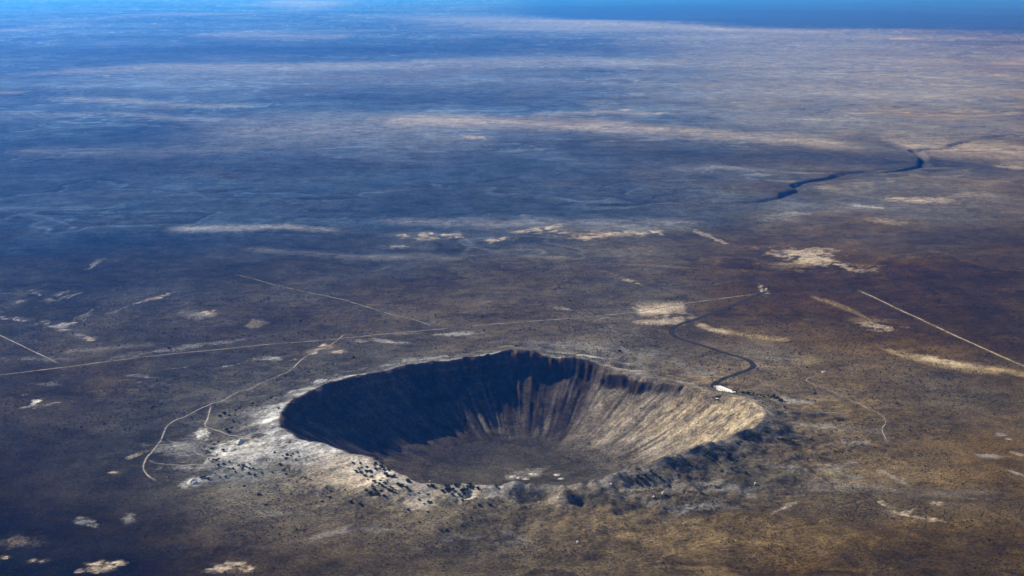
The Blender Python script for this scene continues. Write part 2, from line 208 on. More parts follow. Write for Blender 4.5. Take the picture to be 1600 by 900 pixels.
 (-1299, 5244, 23, 2, 1.39, 0.7275789525418214, 'pale'), (-1283, 5277, 16, 3, 1.14, 0.5992119633703163, 'pale'),
 (-1269, 5327, 16, 2, 1.32, 0.7654205793527319, 'pale'), (-1291, 5244, 14, 2, 1.36, 0.7023415436782626, 'pale'),
 (-1284, 5295, 21, 2, 1.38, 0.7162706505193439, 'pale'), (-1290, 5259, 28, 2, 1.39, 0.5521633030104348, 'pale'),
 (-1330, 5143, 60, 8, 1.31, 0.1925, 'pale'), (-1342, 5134, 20, 2, 1.42, 0.7030712794723316, 'pale'),
 (-1314, 5180, 20, 2, 1.29, 0.4544718493980566, 'pale'), (-1349, 5109, 22, 2, 1.5, 0.5454213119387217, 'pale'),
 (-1323, 5137, 26, 2, 1.48, 0.5792935056139215, 'pale'), (-1317, 5162, 28, 2, 1.48, 0.45327004501125384, 'pale'),
 (-1336, 5115, 16, 2, 1.44, 0.657168276417306, 'pale'), (-1326, 5133, 12, 2, 1.22, 0.44456444360922215, 'pale'),
 (-1443, 4934, 48, 29, 0.9, 0.24499999999999997, 'pale'), (-1416, 4960, 21, 4, 1.11, 0.7993375854837781, 'pale'),
 (-1435, 4932, 16, 5, 0.89, 0.7158257874829809, 'pale'), (-1410, 4931, 10, 8, 0.65, 0.8894402827405669, 'pale'),
 (-1419, 4924, 23, 4, 1.2, 0.5800324631919711, 'pale'), (-1453, 4951, 12, 10, 0.6, 0.801215816771015, 'pale'),
 (-1460, 4925, 10, 10, 0.59, 0.7814721819490291, 'pale'), (-1458, 4938, 16, 3, 1.14, 0.8736402236395729, 'pale'),
 (-1418, 4962, 14, 5, 1.03, 0.7199746160485563, 'pale'), (-1425, 4911, 23, 2, 1.3, 0.8015875525730515, 'pale'),
 (-1414, 4963, 24, 2, 1.27, 0.9039341750940151, 'pale'), (-1422, 4967, 15, 9, 0.82, 0.7659860985535132, 'pale'),
 (-1423, 5012, 79, 5, 1.42, 0.21, 'pale'), (-1411, 5013, 17, 2, 1.33, 0.49225361029260384, 'pale'),
 (-1430, 4982, 19, 2, 1.34, 0.5372410974427115, 'pale'), (-1434, 5008, 24, 2, 1.55, 0.7624114688724826, 'pale'),
 (-1425, 5080, 30, 2, 1.47, 0.5443170753480987, 'pale'), (-1429, 4959, 36, 2, 1.53, 0.6256299274206741, 'pale'),
 (-1416, 5093, 33, 2, 1.48, 0.7088661588137607, 'pale'), (-1429, 4962, 11, 2, 1.32, 0.5013312224450234, 'pale'),
 (-1430, 4945, 23, 2, 1.33, 0.5756157786303525, 'pale'), (-1405, 5061, 72, 6, 1.57, 0.21, 'pale'),
 (-1412, 5157, 27, 2, 1.56, 0.4906815348222865, 'pale'), (-1395, 5001, 31, 2, 1.61, 0.7632779725262051, 'pale'),
 (-1411, 5042, 16, 2, 1.55, 0.518908001582189, 'pale'), (-1400, 5078, 21, 2, 1.59, 0.49683379103766506, 'pale'),
 (-1414, 5157, 21, 2, 1.6, 0.7155985078111026, 'pale'), (-1414, 5115, 28, 2, 1.62, 0.5349665246124317, 'pale'),
 (-1415, 5152, 22, 2, 1.56, 0.5197501084215468, 'pale'), (-1453, 4896, 63, 22, -0.63, 0.175, 'pale'),
 (-1494, 4928, 12, 8, -0.09, 0.5065337199464799, 'pale'), (-1460, 4909, 14, 7, -0.37, 0.5928032200955444, 'pale'),
 (-1472, 4907, 12, 7, 0.19, 0.4004005396091524, 'pale'), (-1420, 4860, 13, 7, -0.17, 0.6372670406744183, 'pale'),
 (-1448, 4895, 15, 9, -0.16, 0.5803402480196008, 'pale'), (-1417, 4857, 13, 8, 0.12, 0.47644314243406527, 'pale'),
 (-1481, 4913, 11, 9, -0.15, 0.43144021107929154, 'pale'), (-1504, 4946, 14, 7, -0.16, 0.5440644429850626, 'pale'),
 (-1316, 4729, 23, 26, 0.0, 0.26249999999999996, 'sand'), (-1311, 4736, 4, 7, 0.22, 0.6304748570920566, 'sand'),
 (-1320, 4743, 6, 7, 0.18, 0.7239978945672457, 'sand'), (-1307, 4739, 7, 7, 0.13, 0.8155949747005875, 'sand'),
 (-1308, 4716, 9, 6, 0.76, 0.9690831061681591, 'sand'), (-1312, 4743, 4, 6, 0.43, 0.8392253119188517, 'sand'),
 (-1295, 4717, 9, 8, -0.22, 0.9687557918707542, 'sand'), (-1347, 4772, 42, 21, -0.63, 0.13999999999999999, 'pale'),
 (-1335, 4775, 12, 5, -0.6, 0.3776729261418064, 'pale'), (-1322, 4761, 13, 5, -0.74, 0.49952791193471885, 'pale'),
 (-1321, 4762, 12, 6, -0.72, 0.3428300333004902, 'pale'), (-1355, 4792, 18, 6, -0.75, 0.48258315403625346, 'pale'),
 (-1354, 4780, 16, 5, -0.76, 0.41318275575488794, 'pale'), (-1345, 4754, 6, 7, 0.11, 0.5053326066627413, 'pale'),
 (-1347, 4773, 10, 8, -0.1, 0.3450156203260557, 'pale'), (-1643, 5031, 41, 22, -0.39, 0.26249999999999996, 'pale'),
 (-1609, 5001, 9, 5, 0.7, 0.7839755240828838, 'pale'), (-1678, 5060, 6, 7, -0.22, 0.761073915996459, 'pale'),
 (-1632, 5041, 7, 7, -0.13, 0.8964305640670738, 'pale'), (-1661, 5026, 7, 7, 0.31, 0.8877580031270265, 'pale'),
 (-1680, 5050, 7, 7, 0.06, 0.6347704421190927, 'pale'), (-1662, 5024, 14, 6, -0.6, 0.8258399474744577, 'pale'),
 (-1612, 5002, 31, 18, -0.39, 0.21, 'pale'), (-1590, 4995, 6, 7, 0.17, 0.5594097508081263, 'pale'),
 (-1615, 5005, 12, 7, -0.4, 0.7483173976453519, 'pale'), (-1628, 5015, 6, 6, 0.7, 0.5096995796912147, 'pale'),
 (-1630, 5020, 6, 7, 0.23, 0.610568333517673, 'pale'), (-1607, 4991, 9, 6, -0.53, 0.4854816341635342, 'pale'),
 (-1522, 4963, 32, 25, 0.5, 0.13999999999999999, 'pale'), (-1526, 4981, 5, 8, 0.58, 0.4131344426910197, 'pale'),
 (-1499, 4951, 16, 2, 1.26, 0.5096135721378536, 'pale'), (-1512, 4990, 8, 7, 0.09, 0.3806243569414342, 'pale'),
 (-1535, 4933, 12, 2, 1.23, 0.35259167866637614, 'pale'), (-1529, 4972, 15, 3, 1.17, 0.3276147186735073, 'pale'),
 (-1505, 4963, 11, 6, 0.52, 0.37645364267572495, 'pale'), (-1540, 4959, 10, 8, 0.28, 0.3690739940110671, 'pale'),
 (-1698, 5292, 19, 27, 0.0, 0.21, 'pale'), (-1704, 5306, 6, 4, 1.0, 0.7552973862548172, 'pale'),
 (-1681, 5295, 7, 9, -0.01, 0.7168010238490262, 'pale'), (-1694, 5311, 8, 6, 0.68, 0.4931049316492994, 'pale'),
 (-1702, 5289, 6, 7, 0.59, 0.6885434128762022, 'pale'), (-1688, 5313, 9, 4, 1.09, 0.6175581428954194, 'pale'),
 (-1689, 5449, 58, 21, -0.9, 0.1925, 'pale'), (-1665, 5411, 9, 7, -0.58, 0.5776052741238485, 'pale'),
 (-1662, 5402, 14, 6, -0.72, 0.5174970081020515, 'pale'), (-1716, 5489, 13, 5, -0.92, 0.5309477136815227, 'pale'),
 (-1664, 5413, 13, 9, -0.64, 0.5515296541360855, 'pale'), (-1719, 5501, 20, 6, -0.87, 0.6920244711614746, 'pale'),
 (-1692, 5446, 15, 6, -0.92, 0.6011101684266369, 'pale'), (-1613, 5336, 39, 23, -1.01, 0.4, 'pale'), (-1553, 5392, 65, 12, 1.2, 0.175, 'pale'),
 (-1535, 5441, 17, 3, 1.13, 0.4860373771878107, 'pale'), (-1545, 5416, 10, 4, 1.02, 0.5635260019538348, 'pale'),
 (-1569, 5343, 38, 2, 1.49, 0.6048484257019312, 'pale'), (-1546, 5390, 23, 2, 1.45, 0.42924294278400105, 'pale'),
 (-1546, 5379, 30, 2, 1.49, 0.5902450797802076, 'pale'), (-1564, 5392, 17, 2, 1.34, 0.4345439349125779, 'pale'),
 (-1574, 5377, 29, 2, 1.35, 0.4147168120353374, 'pale'), (-1632, 6008, 100, 13, 1.63, 0.4, 'pale'), (-1591, 5461, 44, 16, 1.21, 0.1575, 'pale'),
 (-1591, 5419, 23, 2, 1.42, 0.5755416021273227, 'pale'), (-1600, 5463, 9, 5, 1.12, 0.47691079826622895, 'pale'),
 (-1585, 5501, 19, 2, 1.35, 0.4293550196811404, 'pale'), (-1591, 5425, 14, 2, 1.39, 0.559167511634581, 'pale'),
 (-1601, 5450, 14, 3, 1.2, 0.5804749554452755, 'pale'), (-1594, 5447, 12, 2, 1.39, 0.49715793814878345, 'pale'),
 (-1595, 5424, 10, 8, 1.02, 0.4883423553557541, 'pale'), (-1245, 4606, 114, 22, 0.45, 0.25, 'pale'), (-1056, 4583, 144, 26, 0.65, 0.28, 'pale'),
 (-1388, 4472, 75, 23, 0.0, 0.25, 'pale'), (-903, 4692, 80, 23, 0.45, 0.3, 'pale'), (-952, 4361, 29, 13, 0.42, 0.1925, 'pale'),
 (-971, 4360, 8, 5, 0.16, 0.6817012626031365, 'pale'), (-939, 4369, 9, 4, 0.64, 0.5430430012226808, 'pale'),
 (-953, 4376, 6, 4, 0.78, 0.501218380358236, 'pale'), (-931, 4384, 17, 2, 1.12, 0.6804547952106628, 'pale'),
 (-943, 4374, 14, 2, 1.08, 0.5218267279123143, 'pale'), (-969, 4344, 8, 2, 1.06, 0.6701055480768426, 'pale'),
 (-809, 4382, 32, 12, 0.61, 0.175, 'pale'), (-822, 4358, 8, 2, 1.1, 0.44531614168281586, 'pale'),
 (-825, 4370, 6, 5, 0.41, 0.5508814255033601, 'pale'), (-835, 4372, 14, 2, 1.13, 0.4255190366488293, 'pale'),
 (-816, 4374, 12, 2, 1.09, 0.47586192059496824, 'pale'), (-792, 4406, 6, 4, 0.79, 0.4065195920702047, 'pale'),
 (-820, 4380, 7, 5, 0.45, 0.47531815157174495, 'pale'), (-1032, 4268, 41, 14, -0.6, 0.22749999999999998, 'pale'),
 (-1052, 4276, 6, 5, 0.18, 0.8313076213663028, 'pale'), (-1020, 4255, 5, 5, 0.12, 0.7457769682933529, 'pale'),
 (-1010, 4251, 5, 6, 0.14, 0.6081376326399816, 'pale'), (-1023, 4258, 6, 5, -0.33, 0.8377841234958225, 'pale'),
 (-1001, 4253, 10, 5, -0.15, 0.6620985169456187, 'pale'), (-1059, 4282, 8, 5, 0.16, 0.7616650785467182, 'pale'),
 (-1068, 4282, 14, 13, -0.35, 0.6, 'pale'), (-1026, 4205, 29, 7, 1.03, 0.21, 'pale'), (-1015, 4240, 16, 2, 1.28, 0.7095799166397792, 'pale'),
 (-1019, 4222, 10, 2, 1.11, 0.5389838112711925, 'pale'), (-1028, 4191, 9, 3, 0.87, 0.7131066421219586, 'pale'),
 (-1022, 4206, 9, 2, 1.27, 0.7081792590295178, 'pale'), (-1014, 4238, 17, 2, 1.3, 0.6414655615560302, 'pale'),
 (-1248, 3992, 11, 22, 0.0, 0.95, 'white'), (-1302, 4065, 16, 9, 0.79, 0.24499999999999997, 'pale'),
 (-1305, 4054, 5, 3, 0.94, 0.6634001277926382, 'pale'), (-1295, 4070, 4, 2, 1.05, 0.8857319940998296, 'pale'),
 (-1295, 4086, 7, 2, 1.0, 0.5992127810003011, 'pale'), (-1292, 4071, 9, 2, 1.25, 0.6947800724934344, 'pale'),
 (-1314, 4058, 6, 4, 0.65, 0.8618039068577801, 'pale'), (-1219, 3957, 32, 13, 0.77, 0.175, 'pale'),
 (-1214, 3949, 9, 2, 1.18, 0.42418120895097927, 'pale'), (-1241, 3954, 6, 2, 0.94, 0.47532051627091565, 'pale'),
 (-1196, 3977, 10, 4, 0.54, 0.6359698151817135, 'pale'), (-1226, 3961, 8, 2, 1.16, 0.6453603996670757, 'pale'),
 (-1206, 3958, 8, 2, 1.24, 0.602226300984261, 'pale'), (-1236, 3924, 6, 2, 1.02, 0.44351690665630283, 'pale'),
 (-1238, 3945, 5, 3, 0.74, 0.5247157401516498, 'pale'), (-1265, 3934, 11, 9, 0.4, 0.7, 'pale'), (-1273, 4176, 38, 20, 0.0, 0.3, 'pale'),
 (-880, 3483, 18, 9, 0.92, 0.6, 'sand'), (-896, 3369, 13, 7, 0.0, 0.7, 'sand'), (-865, 3046, 31, 18, -0.62, 0.21, 'pale'),
 (-864, 3053, 9, 4, -0.71, 0.6366786091920562, 'pale'), (-842, 3032, 6, 6, -0.23, 0.7299162455171914, 'pale'),
 (-853, 3048, 7, 5, -0.3, 0.5448179330619812, 'pale'), (-879, 3043, 8, 6, -0.3, 0.7001432208163944, 'pale'),
 (-877, 3054, 4, 7, -0.42, 0.6881367488086663, 'pale'), (-887, 3071, 9, 5, -0.57, 0.597593692280424, 'pale'),
 (-855, 3026, 9, 6, -0.48, 0.6151418496008052, 'pale'), (-848, 3039, 7, 3, -0.48, 0.5510050216554883, 'pale'),
 (-843, 3017, 8, 5, -0.65, 0.7433015273987874, 'pale'), (-856, 3047, 8, 4, -0.5, 0.49698706001095466, 'pale'),
 (-789, 3073, 13, 27, 0.0, 0.35, 'pale'), (-779, 2804, 32, 22, 0.28, 0.33249999999999996, 'sand'),
 (-804, 2781, 7, 5, 0.36, 0.7749316394683197, 'sand'), (-768, 2799, 5, 6, 0.49, 1, 'sand'), (-795, 2817, 6, 4, 0.21, 1, 'sand'),
 (-756, 2824, 10, 5, 0.54, 1, 'sand'), (-797, 2790, 6, 5, 0.33, 0.8664246501749274, 'sand'), (-755, 2827, 10, 7, 0.19, 0.9736295701706196, 'sand'),
 (-761, 2805, 13, 4, 0.81, 1, 'sand'), (-804, 2796, 5, 5, 0.2, 0.7730039718865362, 'sand'), (-792, 2818, 8, 3, 0.9, 0.9110323102802743, 'sand'),
 (-769, 2809, 6, 3, 0.89, 0.8285431330455145, 'sand'), (-787, 2816, 8, 3, 0.23, 1, 'sand'), (-757, 2801, 10, 5, 0.82, 0.7817832407867105, 'sand'),
 (-785, 2784, 8, 4, 0.71, 1, 'sand'), (-763, 2807, 5, 4, 0.59, 0.8161366685448121, 'sand'), (-805, 2789, 4, 4, 0.39, 1, 'sand'),
 (-797, 2816, 10, 6, 0.24, 1, 'sand'), (-771, 2824, 6, 5, 0.68, 1, 'sand'), (-767, 2808, 5, 5, 0.52, 0.9001155407606778, 'sand'),
 (-740, 2818, 14, 8, 0.56, 0.315, 'sand'), (-741, 2816, 3, 2, 0.94, 0.9458933946028931, 'sand'), (-748, 2814, 5, 2, 0.92, 0.9774455155363834, 'sand'),
 (-736, 2813, 4, 2, 0.3, 1, 'sand'), (-740, 2818, 5, 2, 0.46, 0.8040669425270998, 'sand'), (-749, 2816, 5, 2, 0.94, 0.7608248273790628, 'sand'),
 (-749, 2804, 5, 2, 0.63, 0.974932688128297, 'sand'), (-793, 2788, 24, 16, 0.0, 0.24499999999999997, 'sand'),
 (-794, 2783, 5, 4, 0.47, 0.7205645014354761, 'sand'), (-780, 2786, 7, 4, 0.33, 0.7085627887903309, 'sand'),
 (-814, 2791, 9, 2, -0.18, 0.8621120617171267, 'sand'), (-783, 2797, 7, 5, 0.39, 0.6086444072118122, 'sand'),
 (-810, 2794, 5, 2, 0.5, 0.6883533364586037, 'sand'), (-778, 2775, 4, 5, -0.16, 0.9023492949511119, 'sand'),
 (-794, 2791, 4, 3, 0.46, 0.6521197970419392, 'sand'), (-800, 2799, 4, 3, 0.67, 0.8544233619214271, 'sand'),
 (-785, 2795, 7, 5, -0.07, 0.6619702184335023, 'sand'), (-787, 2782, 7, 3, 0.45, 0.7004464022434205, 'sand'),
 (-812, 2779, 6, 4, 0.16, 0.8963232500837692, 'sand'), (-780, 2831, 9, 10, 0.0, 0.27999999999999997, 'sand'),
 (-787, 2824, 2, 2, 0.27, 0.7684666981262005, 'sand'), (-782, 2830, 3, 2, 0.69, 0.7711871468129018, 'sand'),
 (-782, 2838, 2, 2, 0.69, 0.6767977422430221, 'sand'), (-782, 2828, 3, 2, 0.29, 0.7975598998488116, 'sand'),
 (-788, 2827, 4, 3, 0.44, 0.8207485344488603, 'sand'), (-971, 2848, 10, 9, 0.29, 0.2975, 'sand'), (-974, 2843, 4, 2, 0.78, 1, 'sand'),
 (-971, 2854, 3, 2, 0.3, 1, 'sand'), (-967, 2856, 2, 2, 0.31, 0.7171259231198194, 'sand'), (-969, 2843, 4, 2, 0.47, 0.8723784614015055, 'sand'),
 (-967, 2845, 3, 2, 0.65, 1, 'sand'), (-902, 2831, 14, 13, 0.0, 0.175, 'sand'), (-907, 2825, 5, 4, 0.06, 0.6198472757553077, 'sand'),
 (-915, 2834, 5, 3, 0.37, 0.4614507412539929, 'sand'), (-911, 2841, 5, 2, -0.03, 0.4095306889251215, 'sand'),
 (-912, 2832, 3, 2, -0.23, 0.6357007085709747, 'sand'), (-896, 2826, 3, 2, 0.47, 0.5232929522928633, 'sand'),
 (-895, 2832, 3, 2, 0.56, 0.5053768266630645, 'sand'), (-909, 2833, 5, 2, -0.21, 0.535549992066925, 'sand'), (-971, 2935, 32, 28, 0.0, 0.2, 'sand'),
 (-525, 2804, 39, 25, -0.25, 0.1575, 'sand'), (-492, 2796, 9, 9, 0.05, 0.5201285229263853, 'sand'),
 (-507, 2810, 7, 5, 0.3, 0.42706559364884245, 'sand'), (-539, 2796, 12, 3, -0.19, 0.5077756609499764, 'sand'),
 (-539, 2796, 7, 4, 0.36, 0.5132095428815591, 'sand'), (-491, 2793, 11, 4, 0.21, 0.5523293463728381, 'sand'),
 (-536, 2800, 10, 5, -0.25, 0.5119802927637727, 'sand'), (-488, 2779, 10, 5, -0.17, 0.418126368560408, 'sand'),
 (-493, 2789, 6, 7, -0.29, 0.5763876412478773, 'sand'), (-490, 2795, 6, 4, 0.39, 0.3947217223314604, 'sand'),
 (-511, 2821, 8, 7, 0.23, 0.4997334945469595, 'sand'), (-514, 2799, 5, 6, 0.32, 0.3687220011430764, 'sand'),
 (-497, 2783, 11, 4, 0.11, 0.4032154267319027, 'sand'), (-541, 2823, 10, 7, -0.44, 0.5408669102189234, 'sand'),
 (-528, 2811, 7, 7, -0.22, 0.44042552604367724, 'sand'), (-520, 2817, 5, 7, 0.23, 0.5549492226430587, 'sand'),
 (-496, 2808, 7, 6, 0.13, 0.3733307351776612, 'sand'), (-525, 2819, 9, 4, -0.2, 0.5422353656856254, 'sand'),
 (-549, 2794, 10, 7, -0.2, 0.4215813105183797, 'sand'), (-555, 2806, 7, 8, 0.2, 0.5267266152486207, 'sand'),
 (-507, 2791, 11, 4, -0.43, 0.4267545328602681, 'sand'), (-538, 2794, 11, 5, 0.39, 0.4874062313771098, 'sand'),
 (-559, 2788, 16, 13, 0.0, 0.175, 'sand'), (-545, 2779, 4, 4, -0.04, 0.6158870329288595, 'sand'),
 (-548, 2785, 4, 3, 0.03, 0.4619394526005191, 'sand'), (-558, 2797, 4, 2, 0.6, 0.42001147361293983, 'sand'),
 (-574, 2795, 3, 4, 0.17, 0.41188277797998013, 'sand'), (-568, 2782, 5, 2, 0.65, 0.4926943223071608, 'sand'),
 (-565, 2793, 6, 4, -0.06, 0.5469128004936188, 'sand'), (-546, 2780, 5, 2, 0.42, 0.5340283189169104, 'sand'),
 (-569, 2795, 5, 2, 0.4, 0.6262274577627328, 'sand'), (-747, 3645, 21, 41, 0.36, 1, 'white'), (-767, 3619, 41, 21, 0.68, 0.6, 'pale'),
 (-748, 3528, 81, 47, -0.44, 0.45, 'pale'), (-774, 3542, 43, 15, -0.7, 0.5, 'pale'), (-612, 3522, 92, 49, 0.35, 0.75, 'white'),
 (-544, 3463, 79, 40, 0.5, 0.7, 'white'), (-645, 3455, 38, 28, 0.34, 0.6, 'pale'), (-584, 3440, 89, 70, 0.0, 0.55, 'pale'),
 (-668, 3498, 33, 24, 0.66, 0.8, 'white'), (-484, 3456, 76, 59, -0.32, 0.7, 'pale'), (-433, 3402, 95, 51, -0.56, 0.55, 'pale'),
 (-599, 3730, 81, 22, 1.08, 0.5, 'pale'), (-598, 3704, 19, 23, 0.0, 0.9, 'white'), (-643, 3811, 72, 28, 1.1, 0.35, 'pale'),
 (-594, 3753, 9, 24, 0.0, 0.9, 'white'), (-679, 3399, 87, 19, 0.0, 0.5, 'pale'), (-678, 3315, 46, 29, 0.63, 0.5, 'cool'),
 (-602, 3327, 71, 36, 0.0, 0.35, 'cool'), (-698, 3297, 32, 14, 0.87, 0.6, 'white'), (-339, 3323, 93, 46, -0.8, 0.55, 'sand'),
 (-259, 3206, 110, 50, -0.8, 0.65, 'sand'), (-332, 3251, 92, 52, -0.3, 0.35, 'sand'), (-149, 3179, 55, 35, 0.0, 0.55, 'sand'),
 (-74, 3163, 25, 25, 0.57, 0.9, 'gold'), (-87, 3159, 24, 34, 0.0, 0.8, 'sand'), (-47, 3167, 22, 30, 0.0, 0.7, 'cool'),
 (-419, 3286, 93, 61, -0.3, 0.3, 'sand'), (-191, 3201, 84, 22, 0.0, 0.6, 'sand'), (-388, 3386, 80, 29, -0.74, 0.6, 'sand'),
 (-257, 4380, 166, 27, 0.51, 0.6, 'pale'), (-415, 4116, 147, 24, 0.84, 0.5, 'pale'), (-544, 4043, 123, 18, 1.1, 0.175, 'pale'),
 (-522, 4076, 26, 2, 1.3, 0.4408185894987512, 'pale'), (-579, 3987, 14, 7, 0.97, 0.567634579674159, 'pale'),
 (-522, 4098, 28, 4, 1.12, 0.45905561028179315, 'pale'), (-569, 4011, 32, 5, 1.13, 0.43573354187032304, 'pale'),
 (-568, 3959, 42, 2, 1.31, 0.43026219280662825, 'pale'), (-567, 3961, 31, 6, 1.06, 0.45567090326202686, 'pale'),
 (-513, 4142, 30, 2, 1.25, 0.4983359224456152, 'pale'), (-527, 4107, 26, 4, 1.21, 0.6452798043700142, 'pale'),
 (-594, 3971, 26, 3, 1.1, 0.515342381393709, 'pale'), (-538, 4006, 42, 3, 1.25, 0.568813833172415, 'pale'),
 (-582, 3966, 30, 4, 1.1, 0.5881223493598156, 'pale'), (-517, 4083, 25, 4, 1.11, 0.6263759504386197, 'pale'),
 (-505, 4098, 42, 2, 1.21, 0.6374366030070132, 'pale'), (-518, 4047, 56, 2, 1.3, 0.5651447246198912, 'pale'),
 (-550, 4005, 17, 3, 1.08, 0.636887820566022, 'pale'), (-588, 3939, 29, 3, 1.27, 0.6295369133868016, 'pale'),
 (-553, 3976, 26, 5, 1.11, 0.4789670868888692, 'pale'), (-597, 3968, 24, 4, 1.18, 0.5176879538803114, 'pale'),
 (-590, 3952, 27, 5, 1.09, 0.49165254020208804, 'pale'), (-526, 4118, 25, 6, 1.04, 0.6368235941216491, 'pale'),
 (-517, 4049, 34, 3, 1.24, 0.6300370103798003, 'pale'), (222, 4413, 52, 22, -0.41, 0.8, 'white'), (113, 4496, 124, 30, -0.41, 0.4, 'pale'),
 (193, 4617, 239, 49, -0.26, 0.22, 'pale'), (267, 4240, 69, 45, -0.72, 0.5, 'sand'), (346, 4341, 154, 40, -0.85, 0.4, 'cool'),
 (523, 4294, 81, 25, -0.96, 0.45, 'cool'), (428, 4443, 141, 35, -0.74, 0.25, 'cool'), (740, 3945, 32, 22, -0.96, 0.7, 'pale'),
 (723, 3991, 39, 24, -0.72, 0.4, 'pale'), (618, 3860, 40, 23, -1.1, 0.6, 'sand'), (205, 3209, 41, 17, -1.05, 0.7, 'cool'),
 (252, 3198, 43, 15, -0.95, 0.65, 'cool'), (331, 3236, 42, 35, 0.0, 0.25, 'pale'), (366, 3113, 26, 12, 0.69, 0.7, 'pale'),
 (415, 3133, 40, 16, 0.0, 0.35, 'pale'), (321, 3128, 36, 17, -0.57, 0.4, 'cool'), (93, 3131, 22, 42, 0.0, 0.4, 'sand'),
 (2, 3185, 19, 22, 0.0, 0.5, 'pale'), (570, 3139, 37, 5, 0.88, 0.7, 'sand'), (790, 3173, 27, 8, -1.17, 0.33249999999999996, 'sand'),
 (790, 3188, 8, 2, -1.05, 1, 'sand'), (785, 3208, 9, 2, -1.24, 1, 'sand'), (783, 3172, 6, 2, -1.04, 1, 'sand'),
 (784, 3168, 8, 2, -1.26, 0.8030803821640008, 'sand'), (782, 3187, 10, 2, -1.17, 0.7676934238072548, 'sand'), (780, 3185, 8, 3, -1.0, 1, 'sand'),
 (789, 3197, 6, 4, -0.81, 1, 'sand'), (795, 3148, 5, 2, -0.92, 0.8270593879171586, 'sand'), (807, 3116, 22, 11, -0.61, 0.33249999999999996, 'sand'),
 (802, 3120, 5, 3, -0.21, 0.8670581165796799, 'sand'), (817, 3101, 8, 2, -0.7, 0.8516837883988333, 'sand'),
 (802, 3123, 5, 2, -0.79, 0.9728030035558328, 'sand'), (815, 3117, 7, 2, -0.78, 0.8880151445984208, 'sand'), (820, 3097, 4, 3, -0.26, 1, 'sand'),
 (815, 3120, 5, 4, 0.09, 1, 'sand'), (811, 3106, 4, 4, -0.27, 1, 'sand'), (799, 3130, 4, 2, -0.78, 1, 'sand'),
 (826, 3124, 20, 8, 0.64, 0.27999999999999997, 'sand'), (814, 3121, 7, 2, 0.55, 0.9426070490563507, 'sand'), (831, 3121, 8, 2, 0.85, 1, 'sand'),
 (812, 3109, 4, 2, 0.55, 0.868495171806718, 'sand'), (827, 3122, 4, 2, 0.65, 1, 'sand'), (837, 3133, 9, 2, 0.81, 0.8707131410755224, 'sand'),
 (859, 3077, 12, 12, -0.61, 0.26249999999999996, 'sand'), (871, 3082, 4, 3, -0.39, 0.8570036044490679, 'sand'),
 (856, 3092, 3, 3, -0.55, 0.7812623506216774, 'sand'), (866, 3078, 3, 3, -0.61, 0.7810935090126745, 'sand'),
 (851, 3084, 4, 2, -0.73, 0.687504564092276, 'sand'), (863, 3077, 3, 3, 0.01, 0.8054556345278289, 'sand'),
 (864, 3066, 4, 2, -0.51, 0.8905271247700133, 'sand'), (891, 3057, 16, 7, -0.86, 0.26249999999999996, 'sand'),
 (887, 3063, 4, 2, -0.25, 0.7929874341579815, 'sand'), (886, 3062, 3, 2, -0.27, 0.8836488719180013, 'sand'),
 (898, 3042, 4, 2, -0.77, 0.6783844428434225, 'sand'), (879, 3063, 4, 2, -0.64, 0.6989070777786098, 'sand'),
 (880, 3067, 4, 2, -0.31, 0.9518779324957922, 'sand'), (896, 3057, 5, 2, -0.95, 0.6457350489084491, 'sand'), (839, 3092, 9, 7, 0.0, 0.5, 'sand'),
 (899, 3179, 12, 14, 0.0, 0.175, 'sand'), (902, 3177, 5, 3, 0.32, 0.5621713141628554, 'sand'), (894, 3178, 3, 3, -0.14, 0.5879411337040036, 'sand'),
 (889, 3175, 2, 3, -0.02, 0.5934057292271082, 'sand'), (912, 3185, 4, 4, -0.08, 0.6191403154966905, 'sand'),
 (897, 3187, 4, 3, 0.53, 0.46104838279189153, 'sand'), (904, 3168, 4, 4, 0.31, 0.4676836240733413, 'sand'), (778, 3454, 20, 18, -0.34, 0.35, 'pale'),
 (767, 3360, 28, 18, 0.0, 0.55, 'cool'), (850, 3355, 59, 9, -1.2, 0.35, 'pale'), (868, 3340, 9, 13, 0.0, 0.5, 'pale'),
 (817, 3602, 36, 21, 0.0, 0.45, 'cool'), (1114, 3520, 25, 16, -0.36, 0.6, 'pale'), (1196, 3692, 13, 9, -0.73, 0.7, 'pale'),
 (1202, 3654, 8, 8, -0.37, 0.6, 'pale'), (1186, 3535, 16, 8, -0.98, 0.5, 'pale'), (1135, 3396, 24, 6, -1.28, 0.5, 'pale'),
 (620, 3393, 35, 18, -0.33, 0.35, 'cool'), (727, 3419, 43, 38, 0.0, 0.25, 'pale'), (1020, 3206, 12, 12, 0.0, 0.1575, 'pale'),
 (1024, 3214, 3, 3, -0.28, 0.5593413315988927, 'pale'), (1014, 3207, 2, 3, -0.32, 0.4000653709474301, 'pale'),
 (1015, 3201, 4, 2, 0.5, 0.5390277508938104, 'pale'), (1018, 3213, 4, 3, 0.27, 0.4272028097194712, 'pale'),
 (1016, 3209, 4, 3, 0.04, 0.437382254469305, 'pale'), (987, 3210, 10, 12, 0.0, 0.35, 'pale'), (12, 2942, 27, 28, 0.0, 0.35, 'cool'),
 (-126, 2935, 13, 14, 1.23, 0.5, 'cool'), (-82, 2949, 25, 10, 0.0, 0.35, 'pale'), (-357, 2971, 56, 15, 0.55, 0.35, 'pale'),
 (-256, 2989, 38, 14, 0.0, 0.3, 'pale'), (-482, 3085, 39, 23, 0.0, 0.3, 'pale'), (444, 3252, 84, 35, 0.0, 0.3, 'pale'),
 (65, 3046, 261, 115, 0.0, 0.1, 'gold'), (443, 2953, 228, 72, 0.0, 0.16, 'gold'), (-422, 2986, 25, 7, 0.77, 0.8, 'dark'),
